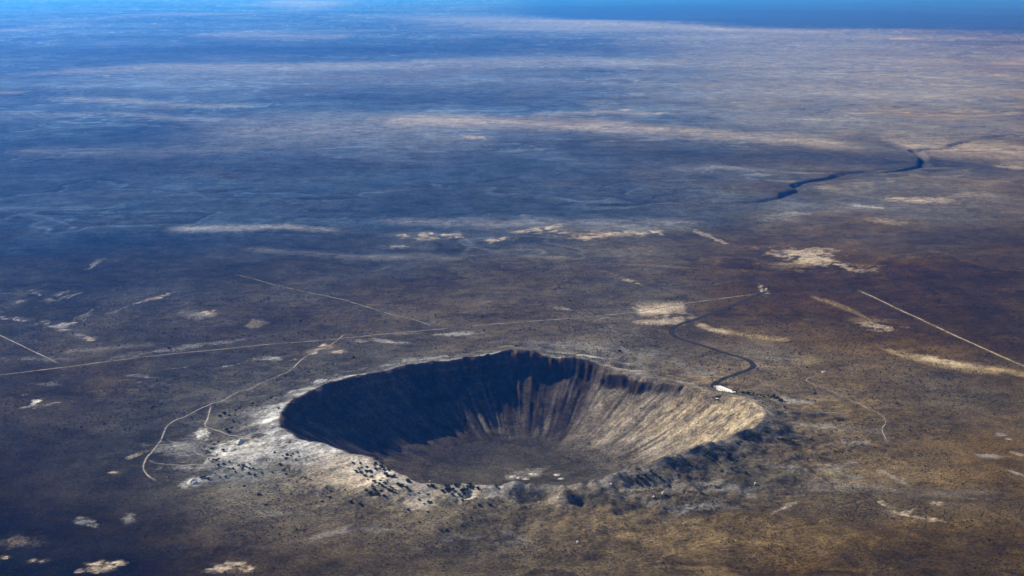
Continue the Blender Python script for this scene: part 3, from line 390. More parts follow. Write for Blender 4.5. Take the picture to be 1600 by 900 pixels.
 (-323, 2993, 16, 8, 0.76, 0.8, 'dark'), (-37, 2931, 35, 9, 0.4, 0.7, 'dark'), (-466, 2935, 70, 8, 0.94, 0.5, 'dark'),
 (-789, 3896, 91, 21, 0.96, 0.3, 'dark'), (-690, 3751, 55, 36, 0.7, 0.35, 'dark'), (-724, 3519, 39, 41, 0.0, 0.3, 'dark'),
 (-692, 3466, 23, 14, -0.31, 0.55, 'dark'), (890, 5716, 57, 50, 0.0, 0.6, 'dark'), (923, 5303, 37, 17, -1.25, 0.8, 'dark'),
 (955, 5031, 61, 11, -1.33, 0.6, 'dark'), (986, 4896, 39, 12, -1.23, 0.5, 'dark'), (1213, 5555, 69, 48, 0.0, 0.4, 'dark'),
 (587, 3603, 95, 66, 0.57, 0.85, 'dark'), (651, 3619, 37, 46, -0.36, 0.85, 'dark'), (452, 3437, 150, 35, 0.8, 0.7, 'dark'),
 (293, 3283, 43, 40, 0.55, 0.5, 'dark'), (518, 3490, 99, 44, 0.56, 0.4, 'dark'), (398, 3347, 87, 38, 0.0, 0.35, 'dark'),
 (40, 3162, 36, 34, 0.0, 0.6, 'dark'), (144, 3143, 9, 40, -0.3, 0.55, 'dark'), (176, 3132, 28, 25, -0.57, 0.5, 'dark'),
 (228, 3148, 46, 28, -0.57, 0.4, 'dark'), (378, 3104, 42, 19, 0.28, 0.45, 'dark'), (495, 4205, 25, 21, 0.0, 0.35, 'dark'),
 (442, 4207, 36, 21, 0.0, 0.4, 'dark'), (784, 4047, 97, 25, 0.35, 0.4, 'dark'), (656, 3792, 110, 16, -1.1, 0.45, 'dark'),
 (777, 3428, 29, 19, 0.0, 0.5, 'dark'), (806, 3624, 9, 16, 0.0, 0.4, 'dark'), (924, 3633, 77, 32, 0.0, 0.25, 'dark')]
TRACKS = [('dirt_track', 9,
 [(-1482, 4245), (-1438, 4274), (-1286, 4372), (-1078, 4508), (-778, 4640), (-590, 4700), (-401, 4789), (-204, 4869), (62, 4971), (210, 5024),
 (428, 5130), (570, 5257), (738, 5372), (887, 5466)]),
 ('dirt_track', 7, [(-1055, 5843), (-808, 5547), (-602, 5355), (-427, 5118), (-301, 4977), (-244, 4872)]),
 ('dirt_track', 8, [(-1738, 4954), (-1599, 4776), (-1438, 4573), (-1303, 4401)]),
 ('dirt_track', 7,
 [(-522, 4801), (-552, 4625), (-580, 4566), (-615, 4437), (-625, 4310), (-643, 4250), (-694, 4117), (-737, 4021), (-777, 3916), (-819, 3838),
 (-846, 3730), (-844, 3663), (-838, 3594), (-839, 3529), (-841, 3483), (-840, 3442), (-832, 3395), (-808, 3341), (-776, 3296)]),
 ('dirt_track', 7,
 [(-777, 3916), (-771, 3870), (-766, 3825), (-760, 3752), (-750, 3705), (-724, 3678), (-696, 3651), (-660, 3619), (-609, 3547), (-596, 3539),
 (-597, 3518)]),
 ('dirt_track', 5, [(-833, 3626), (-794, 3565), (-764, 3530), (-738, 3508), (-706, 3459), (-669, 3421)]),
 ('dirt_track', 6, [(-839, 3464), (-822, 3439), (-801, 3426), (-725, 3410), (-665, 3400), (-651, 3417)]),
 ('dirt_track', 6, [(885, 4312), (852, 4263), (813, 4198), (861, 4084), (907, 3945), (939, 3862), (936, 3789), (914, 3732), (900, 3609)]),
 ('dirt_track', 10, [(678, 3956), (695, 3872), (715, 3849), (740, 3823), (768, 3824), (813, 3849), (837, 3847), (864, 3820)]),
 ('dirt_track', 16, [(1241, 5526), (1333, 5068), (1392, 4751), (1470, 4376), (1519, 4197)]),
 ('dirt_track', 4, [(250, 4260), (291, 4381), (319, 4475), (340, 4559), (332, 4605), (324, 4660)]),
 ('dirt_track', 7, [(815, 6926), (865, 6751), (927, 6595)]), ('dirt_track', 16, [(2698, 16414), (2603, 14557), (2512, 12583)])]
ASPHALT = [(909, 5505), (827, 5365), (715, 5194), (610, 5040), (536, 4934), (508, 4864), (504, 4795), (523, 4734), (582, 4631), (645, 4522), (684, 4464),
 (695, 4401), (680, 4341), (626, 4256), (580, 4179), (547, 4102), (541, 4068), (545, 4041)]
CENTRE = [(549.6, 4051.8), (582.8, 3984.6)]
LOT = [(548.5, 4082.8), (568.7, 4118.4), (591.1, 4129.3), (561.0, 4086.1)]
RUIN = (898.0, 5491.0)
SHED = (881.2, 4304.1)
DECK = (528.4, 3914.9)
CARS = [(649.9, 3993.4), (655.8, 3977.5), (662.5, 3967.0), (617.9, 4005.4), (630.1, 3996.8), (677.5, 3955.7)]
HEAPS = [(-743.6, 3632.7, 15, 4), (-698.6, 3290.4, 17, 8), (-637.2, 3543.5, 14, 6), (-651.4, 3511.6, 15, 5), (1.6, 3745.8, 7, 2.6), (19.1, 3735.5, 8, 3.0),
 (35.0, 3730.1, 7, 2.4), (52.9, 3767.1, 8, 2.2), (120.8, 3731.0, 6, 2), (112.1, 3761.7, 6, 1.6)]
BOULDERS = [(322.2, 3184.0), (533.1, 3280.9), (128.9, 2913.3), (57.4, 3123.9), (298.6, 3163.4), (211.7, 3202.6), (-202.0, 3703.2)]
JUNIPERS = [('dark juniper', 'in the dense cluster on the near left rim', 'junipers clustered on the near left rim', 5.0,
 [(-353.5, 3341.4), (-334.7, 3330.6), (-331.2, 3311.7), (-331.0, 3290.7), (-318.8, 3291.1), (-302.8, 3310.7), (-300.5, 3317.5), (-299.3, 3289.6),
 (-290.4, 3288.2), (-287.5, 3297.0), (-279.1, 3278.3), (-272.5, 3260.3), (-267.2, 3237.8), (-275.8, 3258.2), (-278.4, 3227.1), (-282.4, 3212.3),
 (-282.9, 3197.9), (-272.9, 3200.1), (-266.5, 3206.0), (-258.0, 3229.9), (-255.1, 3236.7), (-294.3, 3211.2), (-297.6, 3189.6), (-285.8, 3191.3),
 (-275.2, 3185.7), (-267.9, 3179.8), (-258.1, 3184.3), (-252.5, 3177.5), (-307.5, 3166.9), (-309.6, 3171.7), (-298.0, 3154.6), (-290.7, 3167.8),
 (-280.6, 3148.4), (-284.4, 3153.5), (-277.0, 3165.8), (-268.4, 3142.8), (-260.4, 3169.7), (-255.1, 3166.9), (-246.3, 3161.9), (-243.4, 3193.7),
 (-234.7, 3190.2), (-223.9, 3180.8), (-219.0, 3210.4), (-222.6, 3214.1), (-338.0, 3309.6), (-341.9, 3295.0), (-305.7, 3262.1), (-311.3, 3246.3),
 (-309.4, 3284.6), (-320.5, 3310.9), (-268.2, 3272.7), (-320.3, 3268.8)]),
 ('dark juniper', 'beside the golden patch on the near rim', 'junipers beside the golden patch on the near rim', 5.0,
 [(-145.2, 3163.6), (-147.0, 3166.8), (-140.3, 3169.3), (-135.8, 3184.1), (-131.9, 3171.2), (-126.0, 3147.5), (-125.0, 3166.6), (-118.8, 3184.5),
 (-112.1, 3185.9), (-110.9, 3149.1), (-106.3, 3163.7), (-104.1, 3146.4), (-101.0, 3155.5), (-101.4, 3167.5), (-95.0, 3181.0), (-94.7, 3171.0),
 (-90.1, 3188.3), (-103.6, 3129.0), (-72.8, 3174.6), (-88.2, 3180.8), (-139.4, 3188.1)]),
 ('lone dark juniper', 'scattered below the near rim', 'junipers scattered below the near rim', 4.5,
 [(-197.7, 3166.0), (-176.7, 3153.1), (-194.4, 3138.0), (-183.2, 3117.2), (-178.5, 3188.2), (-168.2, 3186.1), (-168.4, 3120.3), (-173.4, 3120.3),
 (-67.0, 3100.9), (-49.8, 3107.3), (-46.4, 3103.3), (-33.9, 3178.5), (-315.6, 3108.3), (-336.5, 3118.1), (-399.4, 3141.1), (-384.9, 3161.3),
 (-388.1, 3204.8), (-273.0, 3094.4), (-214.8, 3090.0), (-219.0, 3077.9), (-172.7, 3074.4), (-140.2, 2970.7), (-130.8, 2974.9), (-539.7, 3199.7),
 (-516.9, 3140.1)]),
 ('dark juniper', 'on the grey slope above the spoil heaps', 'junipers above the spoil heaps', 5.0,
 [(-704.9, 3779.4), (-698.2, 3825.8), (-724.1, 3804.5), (-689.8, 3740.7), (-690.6, 3663.0), (-685.4, 3691.4), (-733.1, 3794.9), (-692.8, 3843.8),
 (-668.0, 3900.7), (-652.6, 3899.6)]),
 ('dark juniper', 'in the row below the white quarried ground', 'junipers in a row below the quarried ground', 4.5,
 [(-700.5, 3520.1), (-709.4, 3505.1), (-700.8, 3553.6), (-671.2, 3499.7), (-652.9, 3408.2), (-664.1, 3396.5), (-643.0, 3417.5), (-634.5, 3369.5),
 (-625.3, 3370.6), (-604.6, 3370.1), (-607.6, 3398.7), (-616.7, 3396.6), (-585.2, 3343.5), (-587.6, 3370.0), (-579.7, 3367.5), (-593.5, 3405.7),
 (-570.0, 3329.8), (-557.0, 3342.8), (-532.8, 3343.2), (-615.6, 3346.6), (-633.8, 3322.4), (-692.4, 3436.4), (-679.7, 3430.2), (-669.1, 3434.9),
 (-672.7, 3423.5), (-598.2, 3387.7)]),
 ('dark juniper', 'on the whitish left rim rock', 'junipers on the whitish left rim rock', 4.0,
 [(-515.7, 3368.9), (-506.4, 3342.7), (-495.9, 3348.0), (-502.5, 3424.2), (-486.7, 3392.3), (-513.1, 3431.8), (-521.2, 3380.3), (-511.9, 3408.9),
 (-500.1, 3434.7), (-489.3, 3440.0), (-522.8, 3432.0), (-544.6, 3450.3), (-481.7, 3411.4), (-515.2, 3503.5), (-499.2, 3317.9)]),
 ('isolated dark juniper', 'on the plain left of the crater', 'isolated junipers left of the crater', 5.0,
 [(-583.5, 3265.7), (-541.7, 3198.7), (-684.8, 3316.9), (-669.2, 3313.1), (-678.3, 3321.8), (-914.4, 3947.7), (-926.3, 3913.0), (-927.1, 3897.5),
 (-625.0, 3931.4), (-605.7, 3963.8), (-630.1, 3922.5), (-582.2, 3776.1)]),
 ('dark bush', 'on the shaded right rim slope', 'bushes on the shaded right rim slope', 4.6,
 [(272.6, 3250.7), (279.9, 3243.6), (288.5, 3254.9), (302.3, 3279.2), (316.9, 3265.7), (320.1, 3258.1), (267.4, 3233.2), (285.3, 3237.8),
 (354.6, 3331.8), (363.6, 3341.8), (376.8, 3352.0), (390.9, 3352.2), (408.2, 3344.2), (424.0, 3342.1), (449.3, 3385.7), (469.2, 3381.7),
 (465.1, 3334.2), (522.4, 3355.9), (445.0, 3418.5), (490.1, 3356.6), (343.7, 3322.6), (369.0, 3335.3), (383.7, 3360.5), (440.4, 3414.0),
 (434.9, 3402.1), (521.4, 3496.6), (530.0, 3498.6), (562.8, 3548.5), (640.0, 3578.4), (657.2, 3578.6), (663.9, 3568.3), (629.9, 3582.0)]),
 ('dark tree', 'in the row right of the white building', 'trees in the row beside the white building', 5.0,
 [(606.2, 3995.1), (614.0, 4002.3), (621.9, 3998.0), (635.6, 3999.6), (645.7, 3999.1), (650.5, 3997.2), (654.5, 3990.4), (658.1, 3970.7),
 (675.2, 4003.2), (679.1, 3985.8), (690.8, 4005.4), (696.2, 3987.1), (700.0, 3970.0), (700.0, 3950.2), (690.5, 3983.6), (686.6, 4000.7),
 (700.2, 3991.3), (702.7, 3946.6), (807.1, 4047.6), (582.9, 3997.5), (588.0, 3997.5)])]
# ------------------------------------------------------------------ terrain shape
CX, CY = 28.0, 3775.0
def _hash(ix, iy, s):
    h = (ix.astype(np.int64) * 374761393 + iy.astype(np.int64) * 668265263 + s * 1442695041) & 0x7fffffff
    h = ((h ^ (h >> 13)) * 1274126177) & 0x7fffffff
    return ((h ^ (h >> 16)) & 0xffff).astype(np.float32) / 65535.0
def vnoise(x, y, s=0):
    """smooth value noise in -1..1"""
    x0 = np.floor(x); y0 = np.floor(y); fx = (x - x0).astype(np.float32); fy = (y - y0).astype(np.float32)
    fx = fx * fx * fx * (fx * (fx * 6 - 15) + 10); fy = fy * fy * fy * (fy * (fy * 6 - 15) + 10)
    a = _hash(x0, y0, s); b = _hash(x0 + 1, y0, s); c = _hash(x0, y0 + 1, s); d = _hash(x0 + 1, y0 + 1, s)
    return (a + (b - a) * fx + (c - a) * fy + (a - b - c + d) * fx * fy) * 2 - 1
def fbm(x, y, s=0, o=4, g=0.5):
    t = 0; amp = 1.0; n = 0.0
    for k in range(o):
        t = t + amp * vnoise(x * 2 ** k + 17.3 * k, y * 2 ** k - 9.1 * k, s + k); n += amp; amp *= g
    return t / n
def smooth(a, b, x):
    t = np.clip((x - a) / (b - a), 0, 1); return t * t * (3 - 2 * t)
_T = np.array(RIM_TABLE, float)
_TH = np.concatenate([_T[:, 0] - 360, _T[:, 0], _T[:, 0] + 360])
_RR = np.tile(_T[:, 1], 3); _ZZ = np.tile(_T[:, 2], 3)
def seg_dist(x, y, pl):
    """distance to a polyline and the running length there"""
    best = np.full(x.shape, 1e9); 
    for (ax, ay), (bx, by) in zip(pl[:-1], pl[1:]):
        ux, uy = bx - ax, by - ay; L = ux * ux + uy * uy + 1e-6
        t = np.clip(((x - ax) * ux + (y - ay) * uy) / L, 0, 1)
        best = np.minimum(best, np.hypot(x - ax - t * ux, y - ay - t * uy))
    return best
def crater_coords(x, y):
    dx, dy = x - CX, y - CY
    th = np.degrees(np.arctan2(dy, dx)); r = np.hypot(dx, dy)
    return th, r, np.interp(th, _TH, _RR), np.interp(th, _TH, _ZZ)
def wall_gap(nx, ny, th):
    """chutes of rubble that cut through the rock band of the inner wall"""
    return smooth(.05, .42, vnoise(nx / 17, ny / 17, 77) * .75 + vnoise(nx / 48, ny / 48, 78) * .6) * np.interp(th, [-180, 30, 45, 62, 68, 180], [.6, 1, .3, .3, 1, .6])
# extra cliff height of the inner wall by bearing: high rock walls at the back and back right
_CT = [-180, -150, -100, -60, -30, -10, 8, 22, 32, 42, 47, 60, 63, 66.5, 69, 75, 100, 125, 150, 180]
_CV = [.7, .4, .3, .3, .3, .25, .3, .4, .5, .65, 1.1, 1.2, 1.22, 1.26, 1.3, 1.4, 1.3, .9, .85, .7]
# local mounds and hollows on the rim flanks: x, y, radius, height
BUMPS = [(42, 3134, 29, -14.9), (143, 3121, 18, -11.5), (16, 3184, 14, 4.6), (169, 3105, 17, -9.2), (298, 3304, 26, -9.2), (107, 3150, 19, 4.6), (210, 3184, 17, 4.6), (404, 3404, 22, -6.9), (491, 3514, 24, -5.8)]
def height(x, y):
    x = np.asarray(x, float); y = np.asarray(y, float)
    z = 9.0 * fbm(x / 900, y / 900, 11, 3) + 22.0 * vnoise(x / 5200, y / 5200, 5) * smooth(4500, 9000, y)
    z = z + 130.0 * smooth(25000, 60000, y) * (fbm(x / 9000, y / 16000, 31, 3) + .2)
    z = z + 1.1 * fbm(x / 60, y / 60, 71, 3)
    z = np.where(np.hypot(x - CX, y - CY) < 1600, z * smooth(500, 1500, np.hypot(x - CX, y - CY)), z)
    near = (np.abs(x - CX) < 2300) & (np.abs(y - CY) < 2300)
    if near.any():
        xx, yy = x[near], y[near]
        th, r, R, zr = crater_coords(xx, yy)
        dx, dy = xx - CX, yy - CY
        # unit direction based noise keeps the rim seamless at +-180 degrees
        nx, ny = dx / np.maximum(r, 1) * R, dy / np.maximum(r, 1) * R
        but = vnoise(nx / 40, ny / 40, 3) * 0.4 + vnoise(nx / 15, ny / 15, 4) * 0.6       # buttresses
        c = np.interp(th, _CT, _CV)
        lum = np.interp(th, [-180, -110, -90, -50, -25, 20, 60, 66, 105, 125, 180], [1, 1, 2.2, 2.4, 1.2, .8, .8, 2.3, 2.3, 1, 1])
        rimn = lum * (2.2 * vnoise(nx / 28, ny / 28, 8) + 1.3 * vnoise(nx / 11, ny / 11, 9))
        zr = zr + rimn * np.exp(-np.maximum(r / R - 1, 0) / .05)
        R = R - 5 * np.exp(-((th - 66) / 2.0) ** 2) * smooth(1.12, .97, r / R)                # spur between the two rock walls
        t = r / R
        tin = t - but * np.interp(th, [-180, 20, 60, 66, 180], [.03, .014, .014, .024, .026]) * smooth(.25, .9, c) * smooth(.885, .94, t) * (1 - smooth(.965, 1.0, t))
        cliff = 9 + 30 * c
        zc = zr - cliff                                                     # foot of the cliff
        rgt = np.interp(th, [-180, -60, -20, 61, 67, 180], [0, 0, 1, 1, 0, 0])
        tal = np.interp(tin, [0, .30, .40, .50, .60, .70, .82, .945], [0, .004, .018, .065, .17, .375, .675, 1.0]) * (1 - rgt) + np.interp(tin, [0, .25, .36, .46, .56, .68, .80, .935, .945], [0, .004, .022, .075, .185, .40, .655, .985, 1.0]) * rgt
        floor = -125.0
        zin = floor + (zc - floor) * tal
        up = np.interp(tin, [.945, .955, .966, .976, .99, 1.0], [0, .34, .50, .86, .97, 1.0]) * (1 - rgt) + np.interp(tin, [.940, .946, .951, .957, .963, .98, 1.0], [0, .12, .38, .60, .66, .80, 1.0]) * rgt
        sp = np.exp(-((th - 65.5) / 2.3) ** 2)
        sp = np.maximum(sp, .85 * wall_gap(nx, ny, th))
        up = up * (1 - sp) + np.clip((tin - .945) / .055, 0, 1) * sp
        zin = np.where(tin > .945, zc + cliff * up, zin)
        gul = vnoise(nx / 11 + r / 170, ny / 11 + r / 140, 21) * .7 + vnoise(nx / 27 + r / 300, ny / 27 + r / 260, 22) * .8
        gul = -np.abs(gul) + .3
        zin = zin + gul * np.interp(th, [-60, -20, 40, 60, 66, 110, 180], [3.2, 2.6, 2.6, 3.0, 5.0, 5.0, 4.5]) * smooth(.45, .66, t) * (1 - smooth(.90, .97, t))
        zin = zin + 1.0 * fbm(xx / 16, yy / 16, 41, 3) * (1 - smooth(.93, .97, t)) * smooth(.3, .6, t)
        zin = zin + 3.0 * fbm(xx / 24, yy / 24, 44, 2) * smooth(.86, .92, t) * (1 - smooth(.96, .99, t))
        zin = zin + .5 * fbm(xx / 40, yy / 40, 43, 2)
        f = 1.0 / np.maximum(t, 1) ** np.interp(th, [-180, -110, -85, -50, -5, 15, 40, 180], [3.6, 3.6, 5, 6.2, 6, 4, 3.6, 3.6])
        hum = fbm(nx / 55 + r / 260, ny / 55 - r / 260, 51, 3) * 7.5 + fbm(xx / 70, yy / 70, 52, 4) * 7.0 + fbm(xx / 22, yy / 22, 53, 3) * np.interp(th, [-180, -110, -90, -60, 0, 20, 180], [1.2, 1.2, 3.5, 5, 4, 1.5, 1.2])
        zout = zr * f + hum * smooth(1.0, 1.08, t) * (1 - smooth(1.15, 2.0, t))
        k = np.where(t < 1, zin, zout)
        for bx, by, br, bh in BUMPS:
            k = k + bh * np.exp(-((xx - bx) ** 2 + (yy - by) ** 2) / (br * br))
        z = z.copy(); z[near] = np.where(t < 1, k, k + z[near])
    for k, pl in enumerate(CANYONS):
        a = np.array(pl); lo = a.min(0) - 500; hi = a.max(0) + 500
        m = (x > lo[0]) & (x < hi[0]) & (y > lo[1]) & (y < hi[1])
        if m.any():
            xx, yy = x[m], y[m]
            wx = 90 * vnoise(xx / 260, yy / 260, 61); wy = 90 * vnoise(xx / 260, yy / 260, 62)
            dd = seg_dist(xx + wx * .5, yy + wy * .5, pl)
            z = z.copy(); z[m] -= (22 if k < 1 else 8) * (1 - smooth(6, 38 + 16 * smooth(9300, 11500, yy), dd)) * (1 + .7 * smooth(9300, 11500, yy)) * np.clip(.7 + .9 * vnoise(xx / 420, yy / 420, 63), .1, 1) + 5 * (1 - smooth(50, 300, dd))
    return z

# ------------------------------------------------------------------ helpers
def link(o, parent=None):
    COL.objects.link(o)
    if parent: o.parent = parent
    return o
def mesh_obj(name, me, parent=None, loc=(0, 0, 0)):
    o = bpy.data.objects.new(name, me); o.location = loc
    return link(o, parent)
def bm_obj(name, bm, mats, parent=None, loc=(0, 0, 0), smooth_=False):
    me = bpy.data.meshes.new(name); bm.to_mesh(me); bm.free()
    for m in (mats if isinstance(mats, (list, tuple)) else [mats]): me.materials.append(m)
    if smooth_: me.polygons.foreach_set('use_smooth', [True] * len(me.polygons))
    return mesh_obj(name, me, parent, loc)
def empty(name, loc, rz=0.0):
    o = bpy.data.objects.new(name, None); o.location = loc; o.rotation_euler = (0, 0, rz); o.empty_display_size = 2
    return link(o)
def tag(o, label, cat, group=None):
    o['label'] = label; o['category'] = cat
    if group: o['group'] = group
    return o
def box(bm, x0, x1, y0, y1, z0, z1):
    v = [bm.verts.new(p) for p in ((x0, y0, z0), (x1, y0, z0), (x1, y1, z0), (x0, y1, z0), (x0, y0, z1), (x1, y0, z1), (x1, y1, z1), (x0, y1, z1))]
    for f in ((3, 2, 1, 0), (4, 5, 6, 7), (0, 1, 5, 4), (1, 2, 6, 5), (2, 3, 7, 6), (3, 0, 4, 7)): bm.faces.new([v[i] for i in f])
def boxes(name, L, m, parent):
    bm = bmesh.new()
    for b in L: box(bm, *b)
    return bm_obj(name, bm, m, parent)
def mat(name, col, rough=0.9, noise=0.0, scale=1.0, spec=0.1):
    m = bpy.data.materials.new(name); m.use_nodes = True; nt = m.node_tree; b = nt.nodes['Principled BSDF']
    b.inputs['Roughness'].default_value = rough; b.inputs['Specular IOR Level'].default_value = spec
    b.inputs['Base Color'].default_value = (*col, 1)
    if noise:
        tc = nt.nodes.new('ShaderNodeTexCoord'); n = nt.nodes.new('ShaderNodeTexNoise'); n.inputs['Scale'].default_value = scale; n.inputs['Detail'].default_value = 5
        r = nt.nodes.new('ShaderNodeMapRange'); r.inputs[1].default_value = .3; r.inputs[2].default_value = .7; r.inputs[3].default_value = 1 - noise; r.inputs[4].default_value = 1 + noise
        mx = nt.nodes.new('ShaderNodeMix'); mx.data_type = 'RGBA'; mx.blend_type = 'MULTIPLY'; mx.inputs[0].default_value = 1
        mx.inputs[6].default_value = (*col, 1)
        nt.links.new(tc.outputs['Object'], n.inputs['Vector']); nt.links.new(n.outputs[0], r.inputs[0]); nt.links.new(r.outputs[0], mx.inputs[7]); nt.links.new(mx.outputs[2], b.inputs['Base Color'])
    return m
# ------------------------------------------------------------------ ground: one sheet, finer near, coarser far
Y0 = 600.0
rows = [np.arange(250, 2500, 60.0), np.arange(2500, 3080, 4.6), np.arange(3080, 4460, 2.9)]
v0, v1 = 1 / 4460.0, 1 / 135000.0
rows.append(1 / np.linspace(v0, v1, 640)); YR = np.concatenate(rows)
uo = np.linspace(.345, .85, 40)[1:]
UC = np.concatenate([-uo[::-1], np.linspace(-.345, .345, 760), uo])
NY, NX = len(YR), len(UC)
YY = np.repeat(YR[:, None], NX, 1); XX = UC[None, :] * (YY + Y0)
ZZ = height(XX.ravel(), YY.ravel()).reshape(NY, NX)
def ground_z(x, y):
    """height of the meshed ground"""
    j = np.interp(y, YR, np.arange(NY)); i = np.interp(np.asarray(x) / (np.asarray(y) + Y0), UC, np.arange(NX))
    j0 = np.clip(j.astype(int) if hasattr(j, 'astype') else int(j), 0, NY - 2); i0 = np.clip(i.astype(int) if hasattr(i, 'astype') else int(i), 0, NX - 2)
    fj, fi = j - j0, i - i0
    return (ZZ[j0, i0] * (1 - fi) + ZZ[j0, i0 + 1] * fi) * (1 - fj) + (ZZ[j0 + 1, i0] * (1 - fi) + ZZ[j0 + 1, i0 + 1] * fi) * fj
# --- ground colour: soil, scrub, sand and rock, with shade and haze painted in
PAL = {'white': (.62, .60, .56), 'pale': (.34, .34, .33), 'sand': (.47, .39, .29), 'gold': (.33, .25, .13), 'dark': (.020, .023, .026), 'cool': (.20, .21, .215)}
PAL = {k: np.array(v, np.float32) for k, v in PAL.items()}
def soil_and_haze(v, w):
    a = np.array([1.05, 1.015, .83]); b = np.array([1.58, .97, .25])
    k = np.array([.62, 1.02, 1.62]); w = w[..., None]  # negative w leans to blue: distance haze painted into far ground
    return (v[..., None] * np.where(w > 0, a + (b - a) * w, a + (k - a) * -w)).astype(np.float32)
SV, SW, SX, SY = (np.array(a, float) for a in (SITE_V, SITE_W, SITE_X, SITE_Y))
def sites(T):
    rowv = np.zeros((len(SY), NY, NX), np.float32) if False else None
    order = np.argsort(SY); ly = np.log(YR); sy = np.log(SY[order])
    k = np.clip(np.searchsorted(sy, ly) - 1, 0, len(sy) - 2); t = np.clip((ly - sy[k]) / (sy[k + 1] - sy[k]), 0, 1); t = t * t * (3 - 2 * t)
    out = np.zeros((NY, NX), np.float32)
    for j in range(NY):
        a, b = order[k[j]], order[k[j] + 1]
        wx = XX[j] + WARPX[j]
        # sites spread with distance; blend the two nearest rows of sites
        s = (YR[j] + 220.0)
        va = np.interp(wx / s, SX[a] / (SY[a] + 220.0), T[a]); vb = np.interp(wx / s, SX[b] / (SY[b] + 220.0), T[b])
        tt = np.clip(t[j] + WARPT[j], 0, 1)
        out[j] = va * (1 - tt) + vb * tt
    return out
big = YY / 3500.0
WARPX = 130 * big * fbm(XX / 500, YY / 900, 201, 4); WARPT = .5 * fbm(XX / 420, YY / 640, 202, 4)
VAL = sites(SV) / 100.0 * .72; WRM = sites(SW)  # near left corner values hold shade painted into the ground tone
# vegetation mosaic at several sizes
mos = fbm(XX / 260, YY / 420, 211, 5, .6) * .9 + fbm(XX / 1500, YY / 2600, 213, 4, .55) * .7 * smooth(3500, 9000, YY) + fbm(XX / 6200, YY / 2200, 215, 5, .6) * 1.0 * smooth(8000, 16000, YY)
fine = fbm(XX / 34, YY / 60, 216, 4, .7) * (1 - smooth(7000, 14000, YY))
VAL = VAL * np.exp(.62 * mos + .34 * fine)
WRM = np.clip(WRM + .35 * fbm(XX / 420, YY / 600, 218, 3), -1.0, 1.1)
# thin drainage lines: pale sand in the washes, dark scrub beside them
dn = fbm(XX / 420 + .5 * fbm(XX / 160, YY / 160, 251, 3), YY / 420, 252, 4, .55); dl = np.exp(-(dn / .022) ** 2); dk = np.exp(-((dn - .05) / .03) ** 2)
dm = smooth(-.1, .35, fbm(XX / 900, YY / 900, 253, 2)) * smooth(650, 900, np.hypot(XX - CX, YY - CY))
VAL = VAL * (1 + .5 * dl * dm) * (1 - .35 * dk * dm)
dn2 = fbm(XX / 1800 + .4 * fbm(XX / 700, YY / 700, 254, 3), YY / 1800, 255, 5, .6)
VAL = VAL * (1 + .8 * np.exp(-(dn2 / .02) ** 2) * smooth(4500, 7000, YY) - .3 * np.exp(-((dn2 - .06) / .035) ** 2) * smooth(4500, 7000, YY))
VAL = VAL * (1 + .22 * smooth(6000, 8500, YY) + .95 * smooth(8500, 18000, YY))  # plain lightened with distance, haze painted into its colour
C = soil_and_haze(VAL, WRM)
EDGE = fbm(XX / 30, YY / 40, 221, 4, .75) * 1.7 * (1 - .7 * smooth(9000, 15000, YY)) + fbm(XX / 150, YY / 220, 222, 5, .75) * 1.4 * smooth(3600, 6000, YY) + 1.1 * fbm(XX / 3000, YY / 800, 223, 5, .6) * smooth(7500, 14000, YY)
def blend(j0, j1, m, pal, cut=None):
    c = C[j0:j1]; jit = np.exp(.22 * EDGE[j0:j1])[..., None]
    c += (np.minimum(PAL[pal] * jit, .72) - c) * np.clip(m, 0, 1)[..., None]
for pl, s, pal in BANDS + LATE_BANDS:  # distant dark bands paint cloud shadow into the ground colour
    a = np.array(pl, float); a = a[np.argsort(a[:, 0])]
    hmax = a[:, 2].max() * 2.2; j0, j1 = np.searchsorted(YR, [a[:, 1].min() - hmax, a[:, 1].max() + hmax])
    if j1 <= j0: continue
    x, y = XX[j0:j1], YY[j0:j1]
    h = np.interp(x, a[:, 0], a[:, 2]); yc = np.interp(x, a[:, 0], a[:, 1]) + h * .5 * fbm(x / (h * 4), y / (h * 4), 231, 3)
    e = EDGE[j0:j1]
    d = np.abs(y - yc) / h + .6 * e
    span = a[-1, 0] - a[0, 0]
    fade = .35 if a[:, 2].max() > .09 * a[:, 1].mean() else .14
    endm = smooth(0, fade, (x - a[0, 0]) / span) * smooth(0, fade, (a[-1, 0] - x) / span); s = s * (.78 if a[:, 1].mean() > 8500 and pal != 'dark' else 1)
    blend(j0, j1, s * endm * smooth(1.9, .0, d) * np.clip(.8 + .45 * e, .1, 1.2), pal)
# darker tone along the canyon lines
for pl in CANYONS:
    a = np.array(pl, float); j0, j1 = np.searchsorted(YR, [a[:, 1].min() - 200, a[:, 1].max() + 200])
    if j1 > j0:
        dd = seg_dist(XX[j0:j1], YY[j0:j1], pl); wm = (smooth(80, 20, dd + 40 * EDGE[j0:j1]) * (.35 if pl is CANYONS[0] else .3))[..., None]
        C[j0:j1] += (np.array([.035, .034, .033]) - C[j0:j1]) * wm
